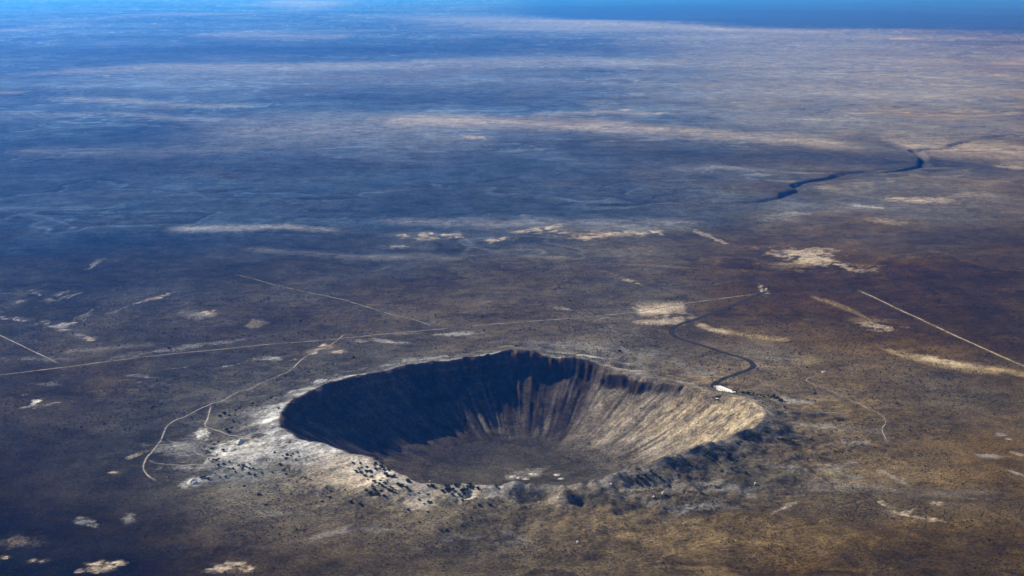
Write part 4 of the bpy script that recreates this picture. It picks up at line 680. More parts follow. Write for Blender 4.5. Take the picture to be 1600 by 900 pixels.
# darker country beyond its edge, far right
fe = np.array(FAR_DARK_EDGE, float); jf = np.searchsorted(YR, 25000); fx_ = XX[jf:] / YY[jf:]
fm_ = smooth(.93, 1.07, YY[jf:] / np.interp(fx_, fe[:, 0] / fe[:, 1], fe[:, 1]) + .05 * EDGE[jf:]) * smooth(-.03, .03, fx_)
C[jf:] += (PAL['dark'] * 1.2 - C[jf:]) * (.9 * fm_)[..., None]
for px, py, rx, ry, ang, s, pal in PATCHES:  # dark patches mix scrub with shade painted in rim hollows and right flank
    ex = math.hypot(rx * math.cos(ang), ry * math.sin(ang)) * 1.7; ey = math.hypot(rx * math.sin(ang), ry * math.cos(ang)) * 1.7 + 6
    j0, j1 = np.searchsorted(YR, [py - ey, py + ey])
    if j1 - j0 < 1: continue
    i0, i1 = np.searchsorted(UC, [(px - ex) / (py + Y0) - .012, (px + ex) / (py + Y0) + .012])
    x, y = XX[j0:j1, i0:i1] - px, YY[j0:j1, i0:i1] - py
    ca, sa = math.cos(ang), math.sin(ang)
    d = np.hypot((x * ca + y * sa) / rx, (-x * sa + y * ca) / ry)
    e = EDGE[j0:j1, i0:i1]
    sh = smooth(.5, .8, s); dd_ = d + (1.0 + .3 * sh) * e + .1 * sh
    m = s * (smooth(1.45, .3, dd_) * (1 - sh) + smooth(1.45, .3, dd_) * sh) * np.clip(.85 + .3 * e, .1, 1.2)
    c = C[j0:j1, i0:i1]; jit = np.exp(.25 * e)[..., None]
    c += (np.minimum(PAL[pal] * jit, .74) - c) * np.clip(m, 0, 1)[..., None]
# --- crater rock, talus and floor
jn0, jn1 = np.searchsorted(YR, [CY - 1100, CY + 1100])
x, y = XX[jn0:jn1], YY[jn0:jn1]
th, r, Rr, zr = crater_coords(x, y); t = r / Rr
nx, ny = (x - CX) / np.maximum(r, 1) * Rr, (y - CY) / np.maximum(r, 1) * Rr
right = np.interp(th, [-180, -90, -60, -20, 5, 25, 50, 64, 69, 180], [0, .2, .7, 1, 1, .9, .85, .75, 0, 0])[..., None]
st = vnoise(nx / 9, ny / 9 + r / 900, 301) * .5 + vnoise(nx / 21, ny / 21 + r / 700, 302) * .5
st2 = smooth(.30, .62, vnoise(nx / 9 + r / 190 + .9 * fbm(x / 38, y / 38, 306, 3), ny / 9 + r / 150, 303) * .75 + vnoise(nx / 34 + r / 90, ny / 34 + r / 90, 304) * .55)
talus_v = (np.interp(th, [-180, -60, 0, 22, 45, 64, 69, 100, 125, 180], [.05, .065, .095, .085, .07, .064, .029, .036, .045, .045]) * np.exp(.4 * st + .8 * fbm(x / 22, y / 22, 305, 4, .7)))[..., None]  # back and left walls darker by bearing, their shade painted into the talus
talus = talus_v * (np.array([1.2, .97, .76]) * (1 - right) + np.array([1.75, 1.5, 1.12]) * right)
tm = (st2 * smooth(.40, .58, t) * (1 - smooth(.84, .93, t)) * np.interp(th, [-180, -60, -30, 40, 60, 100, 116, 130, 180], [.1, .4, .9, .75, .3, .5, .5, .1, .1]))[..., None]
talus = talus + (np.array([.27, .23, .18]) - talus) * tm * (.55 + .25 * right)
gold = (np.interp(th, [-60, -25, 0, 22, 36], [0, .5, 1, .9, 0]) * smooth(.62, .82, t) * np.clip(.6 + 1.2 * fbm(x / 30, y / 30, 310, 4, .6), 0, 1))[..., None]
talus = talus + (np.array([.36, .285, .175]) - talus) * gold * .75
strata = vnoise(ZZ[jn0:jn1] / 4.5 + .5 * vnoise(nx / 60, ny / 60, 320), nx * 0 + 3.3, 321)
rock = (np.interp(th, [-180, 30, 46, 62, 66, 72, 95, 110, 180], [.046, .035, .014, .014, .03, .026, .03, .044, .046]) * np.exp(.55 * strata + .35 * fbm(x / 9, y / 9, 322, 2)))[..., None] * (np.array([1.5, .97, .62]) * (1 - right) + np.array([1.45, 1.12, .8]) * right)  # cliff bands darkened by bearing, shade painted into the rock colour
cl = (smooth(.915, .945, t + .02 * st) * (1 - .8 * wall_gap(nx, ny, th)) * (1 - .9 * smooth(.961, .972, t) * np.interp(th, [-180, 0, 20, 60, 67, 180], [0, 0, 1, 1, 0, 0])))[..., None]
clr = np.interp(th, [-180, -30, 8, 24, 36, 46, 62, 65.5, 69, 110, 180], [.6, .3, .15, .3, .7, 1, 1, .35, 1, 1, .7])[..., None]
led = (smooth(.1, .45, fbm(x / 15, y / 15, 324, 4, .6) + .35 * vnoise(ZZ[jn0:jn1] / 9, x / 90, 325)) * smooth(.66, .82, t) * np.interp(th, [-180, -40, -15, 45, 62, 180], [0, 0, .75, .75, .3, 0]))[..., None]
talus = talus + (np.array([.085, .066, .046]) - talus) * led
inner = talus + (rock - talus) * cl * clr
fl = (.038 * np.exp(.35 * fbm(x / 45, y / 45, 330, 4) + .25 * fbm(x / 12, y / 12, 331, 3)))[..., None] * np.array([1.2, 1.06, .74])
fm = smooth(.66, .28, t + .06 * fbm(x / 60, y / 60, 333, 3))[..., None]
inner = inner + (fl - inner) * fm
pm = smooth(.15, .5, fbm(x / 50, y / 30, 335, 4) + .35 - np.hypot(x - CX - 20, y - CY - 10) / 170)[..., None] * .55
inner = inner + (np.array([.2, .18, .155]) - inner) * pm * smooth(.5, .3, t)[..., None]
c = C[jn0:jn1]
# outer flank: pale ejecta rubble along the crest, by bearing
ej = np.interp(th, [-180, -165, -130, -95, -80, -60, -20, 10, 40, 70, 100, 130, 160, 180], [.9, .9, .8, .5, .3, .2, .12, .45, .5, .55, .6, .6, .7, .9])
em = (ej * smooth(1.16, 1.0, t + .12 * fbm(x / 30, y / 30, 341, 4, .65)) * np.clip(.72 + 1.1 * fbm(x / 38, y / 26, 344, 4, .65), .1, 1))[..., None]
ec = (np.array([.255, .25, .245]) + np.array([.11, .115, .125]) * np.interp(th, [-180, -150, -120, 0, 160, 180], [1, .9, .2, 0, .3, 1])[..., None]) * np.exp(.55 * fbm(x / 14, y / 14, 342, 3) + .9 * fbm(x / 45, y / 30, 343, 4, .6))[..., None]
c += (ec - c) * em
bl = (smooth(.08, .38, fbm(x / 16, y / 16, 345, 3, .6) + .5 * fbm(x / 60, y / 60, 346, 2)) * smooth(1.75, 1.02, t) * np.interp(th, [-180, -100, -85, -60, -5, 12, 30], [0, 0, .6, .8, .8, .4, 0]) * .5)[..., None]
c += (np.array([.03, .029, .024]) - c) * bl
lip = (np.exp(-((t - 1.010) / .018) ** 2) * np.interp(th, [-180, -120, -100, -30, -10, 20], [0, .2, .85, .85, .4, 0]) * np.clip(.7 + 1.2 * fbm(x / 25, y / 25, 347, 3), 0, 1))[..., None]
c += (np.array([.26, .235, .2]) - c) * lip
inm = smooth(1.004, .992, t)[..., None]
save = C[jn0:jn1].copy()
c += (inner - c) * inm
# bare white diggings on the crater floor
for hx, hy, hr, hh in HEAPS[4:]:
    d = np.hypot(x - hx, (y - hy)) / (hr * 1.35) + .7 * fbm(x / 9, y / 9, 350, 3)
    c += (np.array([.55, .52, .47]) - c) * (smooth(1.2, .4, d) * .7)[..., None]
C = np.clip(C, .008, .75)
# --- mesh
nv = NX * NY; co = np.empty((nv, 3), np.float32); co[:, 0] = XX.ravel(); co[:, 1] = YY.ravel(); co[:, 2] = ZZ.ravel()
jj, ii = np.meshgrid(np.arange(NY - 1), np.arange(NX - 1), indexing='ij'); q = (jj * NX + ii).ravel()
fc = np.stack([q, q + 1, q + NX + 1, q + NX], 1).astype(np.int32); nf = len(fc)
gm = bpy.data.meshes.new('ground'); gm.vertices.add(nv); gm.vertices.foreach_set('co', co.ravel())
gm.loops.add(nf * 4); gm.loops.foreach_set('vertex_index', fc.ravel())
gm.polygons.add(nf); gm.polygons.foreach_set('loop_start', np.arange(0, nf * 4, 4, dtype=np.int32))
gm.polygons.foreach_set('use_smooth', np.ones(nf, bool)); gm.update(calc_edges=True)
at = gm.attributes.new('soil_shade_colour', 'FLOAT_COLOR', 'POINT'); ca = np.ones((nv, 4), np.float32); ca[:, :3] = C.reshape(-1, 3); at.data.foreach_set('color', ca.ravel())
m = bpy.data.materials.new('desert_ground'); m.use_nodes = True; nt = m.node_tree; bs = nt.nodes['Principled BSDF']
bs.inputs['Roughness'].default_value = 1.0; bs.inputs['Specular IOR Level'].default_value = 0.0
N = nt.nodes.new; Lk = nt.links.new
ta = N('ShaderNodeAttribute'); ta.attribute_name = 'soil_shade_colour'
tc = N('ShaderNodeTexCoord')
def noise(scale, detail, rough=.65):
    n = N('ShaderNodeTexNoise'); n.inputs['Scale'].default_value = scale; n.inputs['Detail'].default_value = detail; n.inputs['Roughness'].default_value = rough
    Lk(tc.outputs['Object'], n.inputs['Vector']); return n.outputs[0]
def remap(s, a, b, c_, d_):
    r_ = N('ShaderNodeMapRange'); r_.inputs[1].default_value = a; r_.inputs[2].default_value = b; r_.inputs[3].default_value = c_; r_.inputs[4].default_value = d_
    Lk(s, r_.inputs[0]); return r_.outputs[0]
def mul(a, b):
    k_ = N('ShaderNodeMath'); k_.operation = 'MULTIPLY'; Lk(a, k_.inputs[0]); Lk(b, k_.inputs[1]); return k_.outputs[0]
# scrub speckle: single bushes, clumps, drifts
f = mul(remap(noise(.16, 3), .3, .7, .4, 1.6), remap(noise(.006, 8, .92), .40, .60, .55, 1.45))
sc = N('ShaderNodeVectorMath'); sc.operation = 'SCALE'; Lk(ta.outputs['Color'], sc.inputs[0]); Lk(f, sc.inputs['Scale'])
Lk(sc.outputs[0], bs.inputs['Base Color'])
bp = N('ShaderNodeBump'); bp.inputs['Strength'].default_value = .55; bp.inputs['Distance'].default_value = 2.2
Lk(noise(.07, 5, .6), bp.inputs['Height']); Lk(bp.outputs[0], bs.inputs['Normal'])
gm.materials.append(m)
ground = mesh_obj('ground', gm); ground['kind'] = 'structure'
# ------------------------------------------------------------------ tracks and the paved road, draped sheets
def spline(P, step):
    P = np.array(P, float); out = []
    Q = np.vstack([2 * P[0] - P[1], P, 2 * P[-1] - P[-2]])
    for k in range(1, len(Q) - 2):
        n = max(2, int(np.hypot(*(Q[k + 1] - Q[k])) / step)); u = np.linspace(0, 1, n, endpoint=False)[:, None]
        a, b, c_, d_ = Q[k - 1], Q[k], Q[k + 1], Q[k + 2]
        out.append(.5 * ((2 * b) + (-a + c_) * u + (2 * a - 5 * b + 4 * c_ - d_) * u * u + (-a + 3 * b - 3 * c_ + d_) * u ** 3))
    out.append(P[-1:]); return np.vstack(out)
def ribbon(name, P, w, m_, lift, wob=.12, step=9):
    p = spline(P, step); tg = np.gradient(p, axis=0); tg /= np.maximum(np.hypot(tg[:, 0], tg[:, 1]), 1e-6)[:, None]
    nrm = np.stack([-tg[:, 1], tg[:, 0]], 1); n = len(p); vs = []
    ww = w * (1 + wob * vnoise(p[:, 0] / 30, p[:, 1] / 30, 401))
    for k in (-.5, -.17, .17, .5):
        e = p + nrm * (ww * k)[:, None]; vs.append(np.column_stack([e, ground_z(e[:, 0], e[:, 1]) + lift]))
    V = np.stack(vs, 1).reshape(-1, 3); al = (np.tile([0, 1, 1, 0], (n, 1)) * np.clip(np.minimum(np.arange(n) + .5, n - .5 - np.arange(n)) / (3 if w > 18 else 6), 0, 1)[:, None]).ravel().astype(np.float32); F_ = [(a * 4 + b, a * 4 + b + 1, a * 4 + b + 5, a * 4 + b + 4) for a in range(n - 1) for b in range(3)]
    F_ = [f_[::-1] for f_ in F_]
    me = bpy.data.meshes.new(name); me.from_pydata(V.tolist(), [], F_); me.materials.append(m_)
    me.attributes.new('cover', 'FLOAT', 'POINT').data.foreach_set('value', al)
    o = mesh_obj(name, me); o['kind'] = 'structure'; return o
M_dirt = mat('track_dirt', (.25, .225, .19), 1.0, .35, .06)
M_asph = mat('worn_asphalt', (.014, .013, .012), .95, .3, .1)
def worn(m_, lo, hi, sc_):
    nt = m_.node_tree; b = nt.nodes['Principled BSDF']; a = nt.nodes.new('ShaderNodeAttribute'); a.attribute_name = 'cover'
    tc = nt.nodes.new('ShaderNodeTexCoord'); n = nt.nodes.new('ShaderNodeTexNoise'); n.inputs['Scale'].default_value = sc_; n.inputs['Detail'].default_value = 4
    r = nt.nodes.new('ShaderNodeMapRange'); r.inputs[1].default_value = .35; r.inputs[2].default_value = .62; r.inputs[3].default_value = lo; r.inputs[4].default_value = hi
    k = nt.nodes.new('ShaderNodeMath'); k.operation = 'MULTIPLY'
    nt.links.new(tc.outputs['Object'], n.inputs['Vector']); nt.links.new(n.outputs[0], r.inputs[0]); nt.links.new(r.outputs[0], k.inputs[0]); nt.links.new(a.outputs['Fac'], k.inputs[1]); nt.links.new(k.outputs[0], b.inputs['Alpha'])
M_shoulder = mat('gravel_shoulder', (.095, .085, .07), 1, .3, .1)
M_tan = mat('track_sand', (.26, .205, .13), 1.0, .35, .06); worn(M_tan, .45, .9, .011); worn(M_dirt, .5, .95, .011); worn(M_asph, .9, 1, .02); worn(M_shoulder, .5, .9, .02)
for k, (nm, w, P) in enumerate(TRACKS): ribbon(nm, P, w * 1.0, M_tan if w == 16 else M_dirt, .35 + .012 * k)
ribbon('road_shoulder', ASPHALT, 22, M_shoulder, .55)
ribbon('access_road', ASPHALT, 20, M_asph, .62, 0)
lot = np.array(LOT, float); uu, vv = np.meshgrid(np.linspace(0, 1, 12), np.linspace(0, 1, 8), indexing='ij'); uu = uu.ravel()[:, None]; vv = vv.ravel()[:, None]
pp = (lot[0] * (1 - uu) + lot[3] * uu) * (1 - vv) + (lot[1] * (1 - uu) + lot[2] * uu) * vv
me = bpy.data.meshes.new('parking_lot'); me.from_pydata(np.column_stack([pp, ground_z(pp[:, 0], pp[:, 1]) + .75]).tolist(), [], [(a * 8 + b, a * 8 + b + 1, a * 8 + b + 9, a * 8 + b + 8) for a in range(11) for b in range(7)])
M_lot = mat('car_park_asphalt', (.04, .038, .036), .95, .3, .1); me.materials.append(M_lot); mesh_obj('parking_lot', me)['kind'] = 'structure'
# ------------------------------------------------------------------ materials of objects
M_white = mat('white_plaster', (.80, .78, .72), .8, .06, .5)
M_roof = mat('cream_roof', (.74, .71, .64), .8, .1, .4)
M_glass = mat('dark_glass', (.03, .04, .05), .15, 0, 1, .5)
M_stone = mat('brown_stone', (.22, .16, .11), .9, .3, .6)
M_pale = mat('pale_stone', (.50, .45, .37), .9, .25, .5)
M_wood = mat('weathered_wood', (.28, .22, .16), .9, .2, 1)
M_tin = mat('pale_tin_roof', (.62, .60, .57), .55, .1, .5, .3)
M_leaf = mat('juniper_foliage', (.045, .055, .030), .9, .4, .8)
M_bark = mat('juniper_bark', (.10, .075, .055), .9, .3, 3)
M_boul = mat('limestone_boulder', (.50, .47, .41), .9, .25, .5)
M_heap = mat('white_spoil', (.50, .485, .46), 1, .16, .25)
M_tyre = mat('tyre_rubber', (.02, .02, .02), .9)
# ------------------------------------------------------------------ visitor buildings on the rim
(ax, ay), (bx, by) = CENTRE
L = math.hypot(bx - ax, by - ay); rz = math.atan2(by - ay, bx - ax)
mx_, my_ = (ax + bx) / 2, (ay + by) / 2
zb = float(ground_z(np.array([mx_]), np.array([my_]))[0])
hl = L / 2; HH = 6.5; D = 5.5
vc = tag(empty('visitor_building', (mx_, my_, zb), rz), 'long white flat-roofed building on the crater rim where the paved road ends', 'building')
boxes('wall', [(-hl, hl, -D, D, -8, HH)], M_white, vc)
rf = boxes('roof', [(-hl - .6, hl + .6, -D - .6, D + .6, HH + .002, HH + .5)], M_roof, vc)
boxes('parapet', [(-hl - .6, hl + .6, -D - .6, -D - .3, HH + .5, HH + 1.1), (-hl - .6, hl + .6, D + .3, D + .6, HH + .5, HH + 1.1), (-hl - .6, -hl - .3, -D - .3, D + .3, HH + .5, HH + 1.1), (hl + .3, hl + .6, -D - .3, D + .3, HH + .5, HH + 1.1)], M_white, rf)
nwin = 9
wme = None
for k in range(nwin):
    cx_ = -hl + (k + .5) * 2 * hl / nwin
    if wme is None:
        o = boxes('window', [(-1.1, 1.1, -.08, .04, 0, 1.5)], M_glass, vc); wme = o.data
        fr = boxes('frame', [(-1.3, -1.1, -.14, .03, -.15, 1.65), (1.1, 1.3, -.14, .03, -.15, 1.65), (-1.1, 1.1, -.14, .03, -.15, 0), (-1.1, 1.1, -.14, .03, 1.5, 1.65)], M_wood, o); fme = fr.data
    else:
        o = mesh_obj('window', wme, vc); mesh_obj('frame', fme, o)
    o.location = (cx_, -D - .05, 2.0)
boxes('door', [(-hl + 1.2, -hl + 2.6, D, D + .1, 0, 2.3)], M_wood, vc)
# brown stone museum wing, attached at the left end
wg = boxes('museum_wing', [(-hl - 15, -hl - .65, -5, 7, -8, 4.2)], M_stone, vc)
boxes('roof', [(-hl - 15.4, -hl - .66, -5.4, 7.4, 4.203, 4.6)], M_wood, wg)
# lookout below the building on the inner wall
dx_, dy_ = DECK; zd = float(ground_z(np.array([dx_]), np.array([dy_]))[0])
dk = tag(empty('lookout_deck', (dx_, dy_, zd), rz), 'small pale lookout platform on the inner crater wall below the white building', 'platform')
boxes('deck', [(-5, 5, -3.5, 3.5, 2.6, 3.0)], M_white, dk)
lg = None
for px_, py_ in ((-4.6, -3.1), (4.6, -3.1), (-4.6, 3.1), (4.6, 3.1)):
    if lg is None: o = boxes('leg', [(-.25, .25, -.25, .25, -7, 2.6)], M_wood, dk); lg = o.data
    else: o = mesh_obj('leg', lg, dk)
    o.location = (px_, py_, 0)
boxes('railing', [(-5, 5, -3.5, -3.4, 3.9, 4.05), (-5, 5, 3.4, 3.5, 3.9, 4.05), (-5, -4.9, -3.4, 3.4, 3.9, 4.05), (4.9, 5, -3.4, 3.4, 3.9, 4.05)] + [(q_, q_ + .1, -3.5, -3.4, 3.0, 3.9) for q_ in np.arange(-5, 5, 1.2)], M_wood, dk)
# ruin where the tracks meet, far behind
rx_, ry_ = RUIN; zz = float(ground_z(np.array([rx_]), np.array([ry_]))[0])
ru = tag(empty('stone_ruin', (rx_, ry_, zz), .5), 'pale roofless stone ruin where the paved road and the long track meet', 'ruin')
for b_ in [(-9, 9, -6, -5.2, -1, 6), (-9, 9, 5.2, 6, -1, 4), (-9, -8.2, -5.2, 5.2, -1, 5), (8.2, 9, -5.2, 5.2, -1, 3.5)]: boxes('wall', [b_], M_pale, ru)
boxes('tower', [(9.01, 15, -4, 2, -1, 12)], M_pale, ru)
# shed at the end of the right hand track
sx_, sy_ = SHED; zz = float(ground_z(np.array([sx_]), np.array([sy_]))[0])
sh = tag(empty('tin_shed', (sx_, sy_, zz), .35), 'small pale shed with a gable roof at the end of the thin track', 'shed')
boxes('wall', [(-5, 5, -3.5, 3.5, -1, 3)], M_white, sh)
bm = bmesh.new()
for s_ in (-1, 1):
    v = [bm.verts.new(p) for p in ((-5.4, s_ * 4, 2.9), (5.4, s_ * 4, 2.9), (5.4, 0, 5.0), (-5.4, 0, 5.0), (-5.4, s_ * 4, 3.1), (5.4, s_ * 4, 3.1), (5.4, 0, 5.2), (-5.4, 0, 5.2))]
    for f_ in ((0, 1, 2, 3), (4, 5, 6, 7), (0, 1, 5, 4), (1, 2, 6, 5), (3, 0, 4, 7)): bm.faces.new([v[i] for i in f_])
bm_obj('roof', bm, M_tin, sh)
boxes('door', [(-1, 1, -3.6, -3.5, 0, 2.2)], M_wood, sh)
# ------------------------------------------------------------------ parked cars
M_car = [mat('car_paint_white', (.75, .75, .73), .35, 0, 1, .5), mat('car_paint_silver', (.5, .51, .52), .35, 0, 1, .5), mat('car_paint_tan', (.55, .45, .3), .35, 0, 1, .5)]
def car_meshes():
    bm = bmesh.new(); prof = [(-2.3, .35), (2.3, .35), (2.35, .85), (1.3, 1.0), (.6, 1.55), (-1.3, 1.55), (-2.1, 1.05), (-2.35, .8)]
    a = [bm.verts.new((x_, -.88, z_)) for x_, z_ in prof]; b = [bm.verts.new((x_, .88, z_)) for x_, z_ in prof]
    bm.faces.new(a[::-1]); bm.faces.new(b)
    for k in range(8): bm.faces.new((a[k], a[(k + 1) % 8], b[(k + 1) % 8], b[k]))
    bmesh.ops.recalc_face_normals(bm, faces=bm.faces); body = bpy.data.meshes.new('body'); bm.to_mesh(body); bm.free()
    bm = bmesh.new(); bmesh.ops.create_cone(bm, cap_ends=True, segments=12, radius1=.34, radius2=.34, depth=.24, matrix=Matrix.Rotation(math.pi / 2, 4, 'X')); wh = bpy.data.meshes.new('wheel'); bm.to_mesh(wh); bm.free(); wh.materials.append(M_tyre)
    bm = bmesh.new(); box(bm, -1.25, .7, -.9, .9, 1.08, 1.42); gl = bpy.data.meshes.new('side_window'); bm.to_mesh(gl); bm.free(); gl.materials.append(M_glass)
    return body, wh, gl
body, wh, gl = car_meshes(); bodies = []
for m_ in M_car: b_ = body.copy(); b_.materials.append(m_); bodies.append(b_)
car_labels = ['white car parked in the dark row, leftmost of the three there', 'silver car parked in the middle of the dark row right of the white building', 'tan car parked in the dark row right of the white building',
              'white car parked beside the right end of the white building', 'silver car parked a few metres right of the white building', 'tan car parked at the start of the pale track right of the white building']
for k, (x_, y_) in enumerate(CARS):
    z_ = float(ground_z(np.array([x_]), np.array([y_]))[0])
    o = tag(empty('parked_car', (x_, y_, z_ + .05), rz + .9 + .1 * k), car_labels[k], 'car', 'cars parked on the rim')
    mesh_obj('body', bodies[k % 3], o); mesh_obj('side_window', gl, o)
    for wx_ in (-1.4, 1.4):
        for wy_ in (-.8, .8): mesh_obj('wheel', wh, o, (wx_, wy_, .34))
# ------------------------------------------------------------------ spoil heaps
def heap_mesh(R_, H_, sd):
    n, k = 28, 9; V = [(0, 0, H_)]; F_ = []
    for a in range(1, k + 1):
        for b in range(n):
            an = 2 * math.pi * b / n; q_ = a / k
            e_ = 1 + .3 * float(vnoise(np.array([math.cos(an) * 1.3 + sd]), np.array([math.sin(an) * 1.3]), 500)[0])
            x_, y_ = math.cos(an) * R_ * q_ * e_, math.sin(an) * R_ * q_ * e_
            h_ = H_ * (1 - q_) ** .9 * (1 + .35 * float(vnoise(np.array([x_ / 4 + sd * 9]), np.array([y_ / 4]), 501)[0])) - 2.2 * q_ ** 3
            V.append((x_, y_, h_))
    for b in range(n): F_.append((0, 1 + b, 1 + (b + 1) % n))
    for a in range(k - 1):
        for b in range(n):
            i = 1 + a * n + b; j = 1 + a * n + (b + 1) % n; F_.append((i, i + n, j + n, j))
    me = bpy.data.meshes.new('spoil_heap'); me.from_pydata(V, [], F_); me.materials.append(M_heap); return me
heap_labels = ['white spoil heap beside the bend of the track left of the crater', 'lone white spoil heap nearest the lower left, below the forked tracks', 'upper of two grey white spoil heaps inside the track loop left of the crater',
               'lower of two grey white spoil heaps inside the track loop left of the crater', 'leftmost white spoil heap on the crater floor', 'largest white spoil heap in the middle of the crater floor diggings',
               'white spoil heap on the crater floor, right of the largest one', 'white spoil heap at the back right of the crater floor diggings', 'small pale heap apart on the crater floor, near the front rim', 'smallest pale heap on the crater floor, behind the near one']
for k, (x_, y_, R_, H_) in enumerate(HEAPS):
    z_ = float(ground_z(np.array([x_]), np.array([y_]))[0])
    tag(mesh_obj('spoil_heap', heap_mesh(R_, H_, k * 1.7), None, (x_, y_, z_)), heap_labels[k], 'mound', 'spoil heaps left by mining')
# ------------------------------------------------------------------ boulders
def boulder_mesh(sd, s_):
    bm = bmesh.new(); bmesh.ops.create_icosphere(bm, subdivisions=3, radius=1); rr = random.Random(sd)
    pl = [(Vector((rr.gauss(0, 1), rr.gauss(0, 1), rr.gauss(0, 1))).normalized(), rr.uniform(.55, .9)) for _ in range(12)]
    for v in bm.verts:
        for n_, d_ in pl:
            k = v.co.dot(n_) - d_
            if k > 0: v.co -= n_ * k
        v.co *= s_ * (1 + .05 * rr.random())
    me = bpy.data.meshes.new('boulder'); bm.to_mesh(me); bm.free(); me.materials.append(M_boul); return me
b_labels = ['pale boulder on the near right rim slope, below the dark bushes', 'pale boulder standing alone on the shaded right flank of the rim', 'pale boulder in the small hollow on the brown plain at the bottom',
            'pale boulder below the near rim, between the two dark hollows', 'small pale boulder beside the larger one on the near right rim slope', 'pale boulder on the near rim at the blue grey rock', 'pale boulder on the near left rim among the junipers']
for k, (x_, y_) in enumerate(BOULDERS):
    s_ = (5, 4, 4, 3, 3.2, 3, 3)[k]; z_ = float(ground_z(np.array([x_]), np.array([y_]))[0])
    tag(mesh_obj('boulder', boulder_mesh(k, s_), None, (x_, y_, z_ + s_ * .3)), b_labels[k], 'boulder', 'pale boulders on the rim')
# ------------------------------------------------------------------ junipers
def crown_mesh(sd):
    rr = random.Random(sd); bm = bmesh.new()
    lobes = [(Vector((rr.uniform(-.42, .42), rr.uniform(-.42, .42), rr.uniform(.35, .85))), rr.uniform(.3, .5)) for _ in range(7)]
    for c_, s_ in lobes:
        for _ in range(34):
            d_ = Vector((rr.gauss(0, 1), rr.gauss(0, 1), rr.gauss(0, 1))).normalized()
            p = c_ + d_ * s_ * rr.uniform(.55, 1.05)
            if p.z < .12: continue
            u = d_.orthogonal().normalized(); w_ = d_.cross(u); q_ = rr.uniform(.10, .2); a_ = rr.uniform(0, 6.28)
            u, w_ = u * math.cos(a_) + w_ * math.sin(a_), w_ * math.cos(a_) - u * math.sin(a_)
            bm.faces.new([bm.verts.new(p + u * q_ + d_ * .05), bm.verts.new(p - u * q_ * .5 + w_ * q_), bm.verts.new(p - u * q_ * .5 - w_ * q_)])
        bmesh.ops.create_icosphere(bm, subdivisions=1, radius=s_ * .72, matrix=Matrix.Translation(c_))
    me = bpy.data.meshes.new('crown'); bm.to_mesh(me); bm.free(); me.materials.append(M_leaf); return me
def trunk_mesh():
    bm = bmesh.new()
    bmesh.ops.create_cone(bm, cap_ends=True, segments=7, radius1=.09, radius2=.045, depth=.9, matrix=Matrix.Translation((0, 0, .25)))
    for a_ in (0.4, 2.5, 4.4): bmesh.ops.create_cone(bm, cap_ends=True, segments=5, radius1=.04, radius2=.015, depth=.6, matrix=Matrix.Translation((.18 * math.cos(a_), .18 * math.sin(a_), .5)) @ Matrix.Rotation(a_, 4, 'Z') @ Matrix.Rotation(.7, 4, 'Y'))
    me = bpy.data.meshes.new('trunk'); bm.to_mesh(me); bm.free(); me.materials.append(M_bark); return me
crowns = [crown_mesh(k) for k in range(6)]; trk = trunk_mesh()
for noun, where, grp, size, P in JUNIPERS:
    A_ = np.array(P); lo, hi = np.percentile(A_[:, 0], [33, 67]); my = np.median(A_[:, 1]); ext = {}
    for nm_, k in (('leftmost', A_[:, 0].argmin()), ('rightmost', A_[:, 0].argmax()), ('lowest', A_[:, 1].argmin()), ('topmost', A_[:, 1].argmax())): ext.setdefault(int(k), nm_)
    for i_, (x_, y_) in enumerate(P):
        s_ = size * random.uniform(.65, 1.4); z_ = float(ground_z(np.array([x_]), np.array([y_]))[0])
        part_ = ('far ' if y_ > my else 'near ') + ('left' if x_ < lo else 'right' if x_ > hi else 'middle')
        lab = '%s %s %s' % (ext[i_], noun, where) if i_ in ext else '%s %s, %s' % (noun, where, part_ + ' part')
        o = tag(empty('juniper', (x_, y_, z_ - .2), random.uniform(0, 6.28)), lab, 'bush', grp if i_ in ext else grp); o.scale = (s_ * random.uniform(.9, 1.25), s_ * random.uniform(.9, 1.25), s_ * random.uniform(.65, .95))
        mesh_obj('trunk', trk, o); mesh_obj('crown', random.choice(crowns), o)
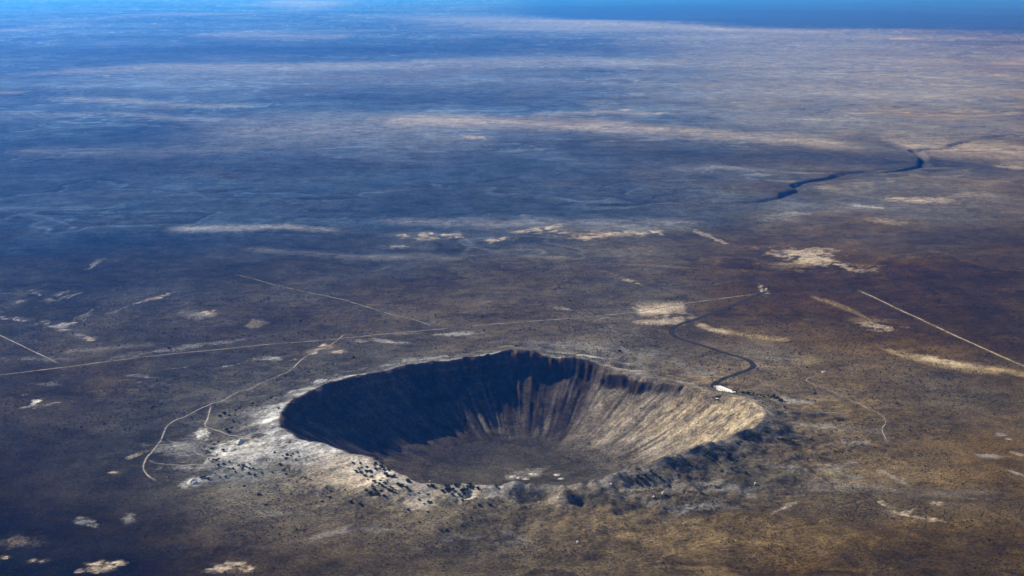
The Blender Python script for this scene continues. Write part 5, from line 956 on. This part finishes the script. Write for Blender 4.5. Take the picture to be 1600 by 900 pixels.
# ------------------------------------------------------------------ low desert scrub, uncountable: one object
def scrub(n):
    y = 1 / rng.uniform(1 / 6200, 1 / 2650, n * 3); x = rng.uniform(-.30, .30, n * 3) * (y + Y0)
    j = np.clip(np.searchsorted(YR, y), 0, NY - 1); i = np.clip(np.searchsorted(UC, x / (y + Y0)), 0, NX - 1)
    lum = C[j, i].mean(1); den = np.clip(.55 + 1.3 * fbm(x / 120, y / 120, 601, 4, .65), .05, 1) * smooth(.26, .09, lum)
    th, r, R, zr = crater_coords(x, y); den = den * np.where(r < R * .55, .5, np.where(r < R * 1.02, .12, 1))
    for P in [a[2] for a in TRACKS] + [ASPHALT]: den = den * smooth(6, 12, seg_dist(x, y, P))
    k = np.where(rng.uniform(0, 1, n * 3) < den)[0][:n]; x, y = x[k], y[k]; n = len(x)
    s = rng.lognormal(.15, .38, n) * .85 * np.clip(y / 3300, .9, 1.5); z = ground_z(x, y)
    a = rng.uniform(0, 6.28, n)[:, None] + np.array([0, 1.57, 3.14, 4.71])[None]; rr_ = s[:, None] * rng.uniform(.65, 1.2, (n, 4))
    V = np.empty((n, 6, 3), np.float32)
    V[:, :4, 0] = x[:, None] + np.cos(a) * rr_; V[:, :4, 1] = y[:, None] + np.sin(a) * rr_; V[:, :4, 2] = (z + s * .45)[:, None] + rng.uniform(-.15, .15, (n, 4)) * s[:, None]
    V[:, 4] = np.stack([x + rng.uniform(-.3, .3, n) * s, y + rng.uniform(-.3, .3, n) * s, z + s * 1.15], 1); V[:, 5] = np.stack([x, y, z - .5], 1)
    f = np.array([(0, 1, 4), (1, 2, 4), (2, 3, 4), (3, 0, 4), (1, 0, 5), (2, 1, 5), (3, 2, 5), (0, 3, 5)])
    F_ = (f[None] + np.arange(n)[:, None, None] * 6).reshape(-1, 3)
    me = bpy.data.meshes.new('scrub'); me.vertices.add(n * 6); me.vertices.foreach_set('co', V.ravel()); me.loops.add(len(F_) * 3); me.loops.foreach_set('vertex_index', F_.ravel().astype(np.int32))
    me.polygons.add(len(F_)); me.polygons.foreach_set('loop_start', np.arange(0, len(F_) * 3, 3, dtype=np.int32)); me.update(calc_edges=True)
    me.materials.append(mat('desert_scrub', (.030, .028, .020), 1.0, .5, .15)); return me
so_ = mesh_obj('desert_scrub', scrub(55000)); so_['kind'] = 'stuff'
# ------------------------------------------------------------------ air
bm = bmesh.new(); xm = .85 * (135000 + Y0) + 2000
box(bm, -xm, xm, -3000, 140000, min(-131.0, float(ZZ.min()) - 1), max(CAM_H + 10, float(ZZ.max()) + 10))
hm = bpy.data.materials.new('blue_haze'); hm.use_nodes = True; hn = hm.node_tree; hn.nodes.clear()
ho = hn.nodes.new('ShaderNodeOutputMaterial'); pv = hn.nodes.new('ShaderNodeVolumePrincipled')
pv.inputs['Color'].default_value = (.016, .23, 1.0, 1); pv.inputs['Absorption Color'].default_value = (1, 1, 1, 1)
pv.inputs['Density'].default_value = 2.05e-5; pv.inputs['Anisotropy'].default_value = .5
hn.links.new(pv.outputs[0], ho.inputs['Volume'])
hz = bm_obj('haze', bm, hm); hz['kind'] = 'stuff'
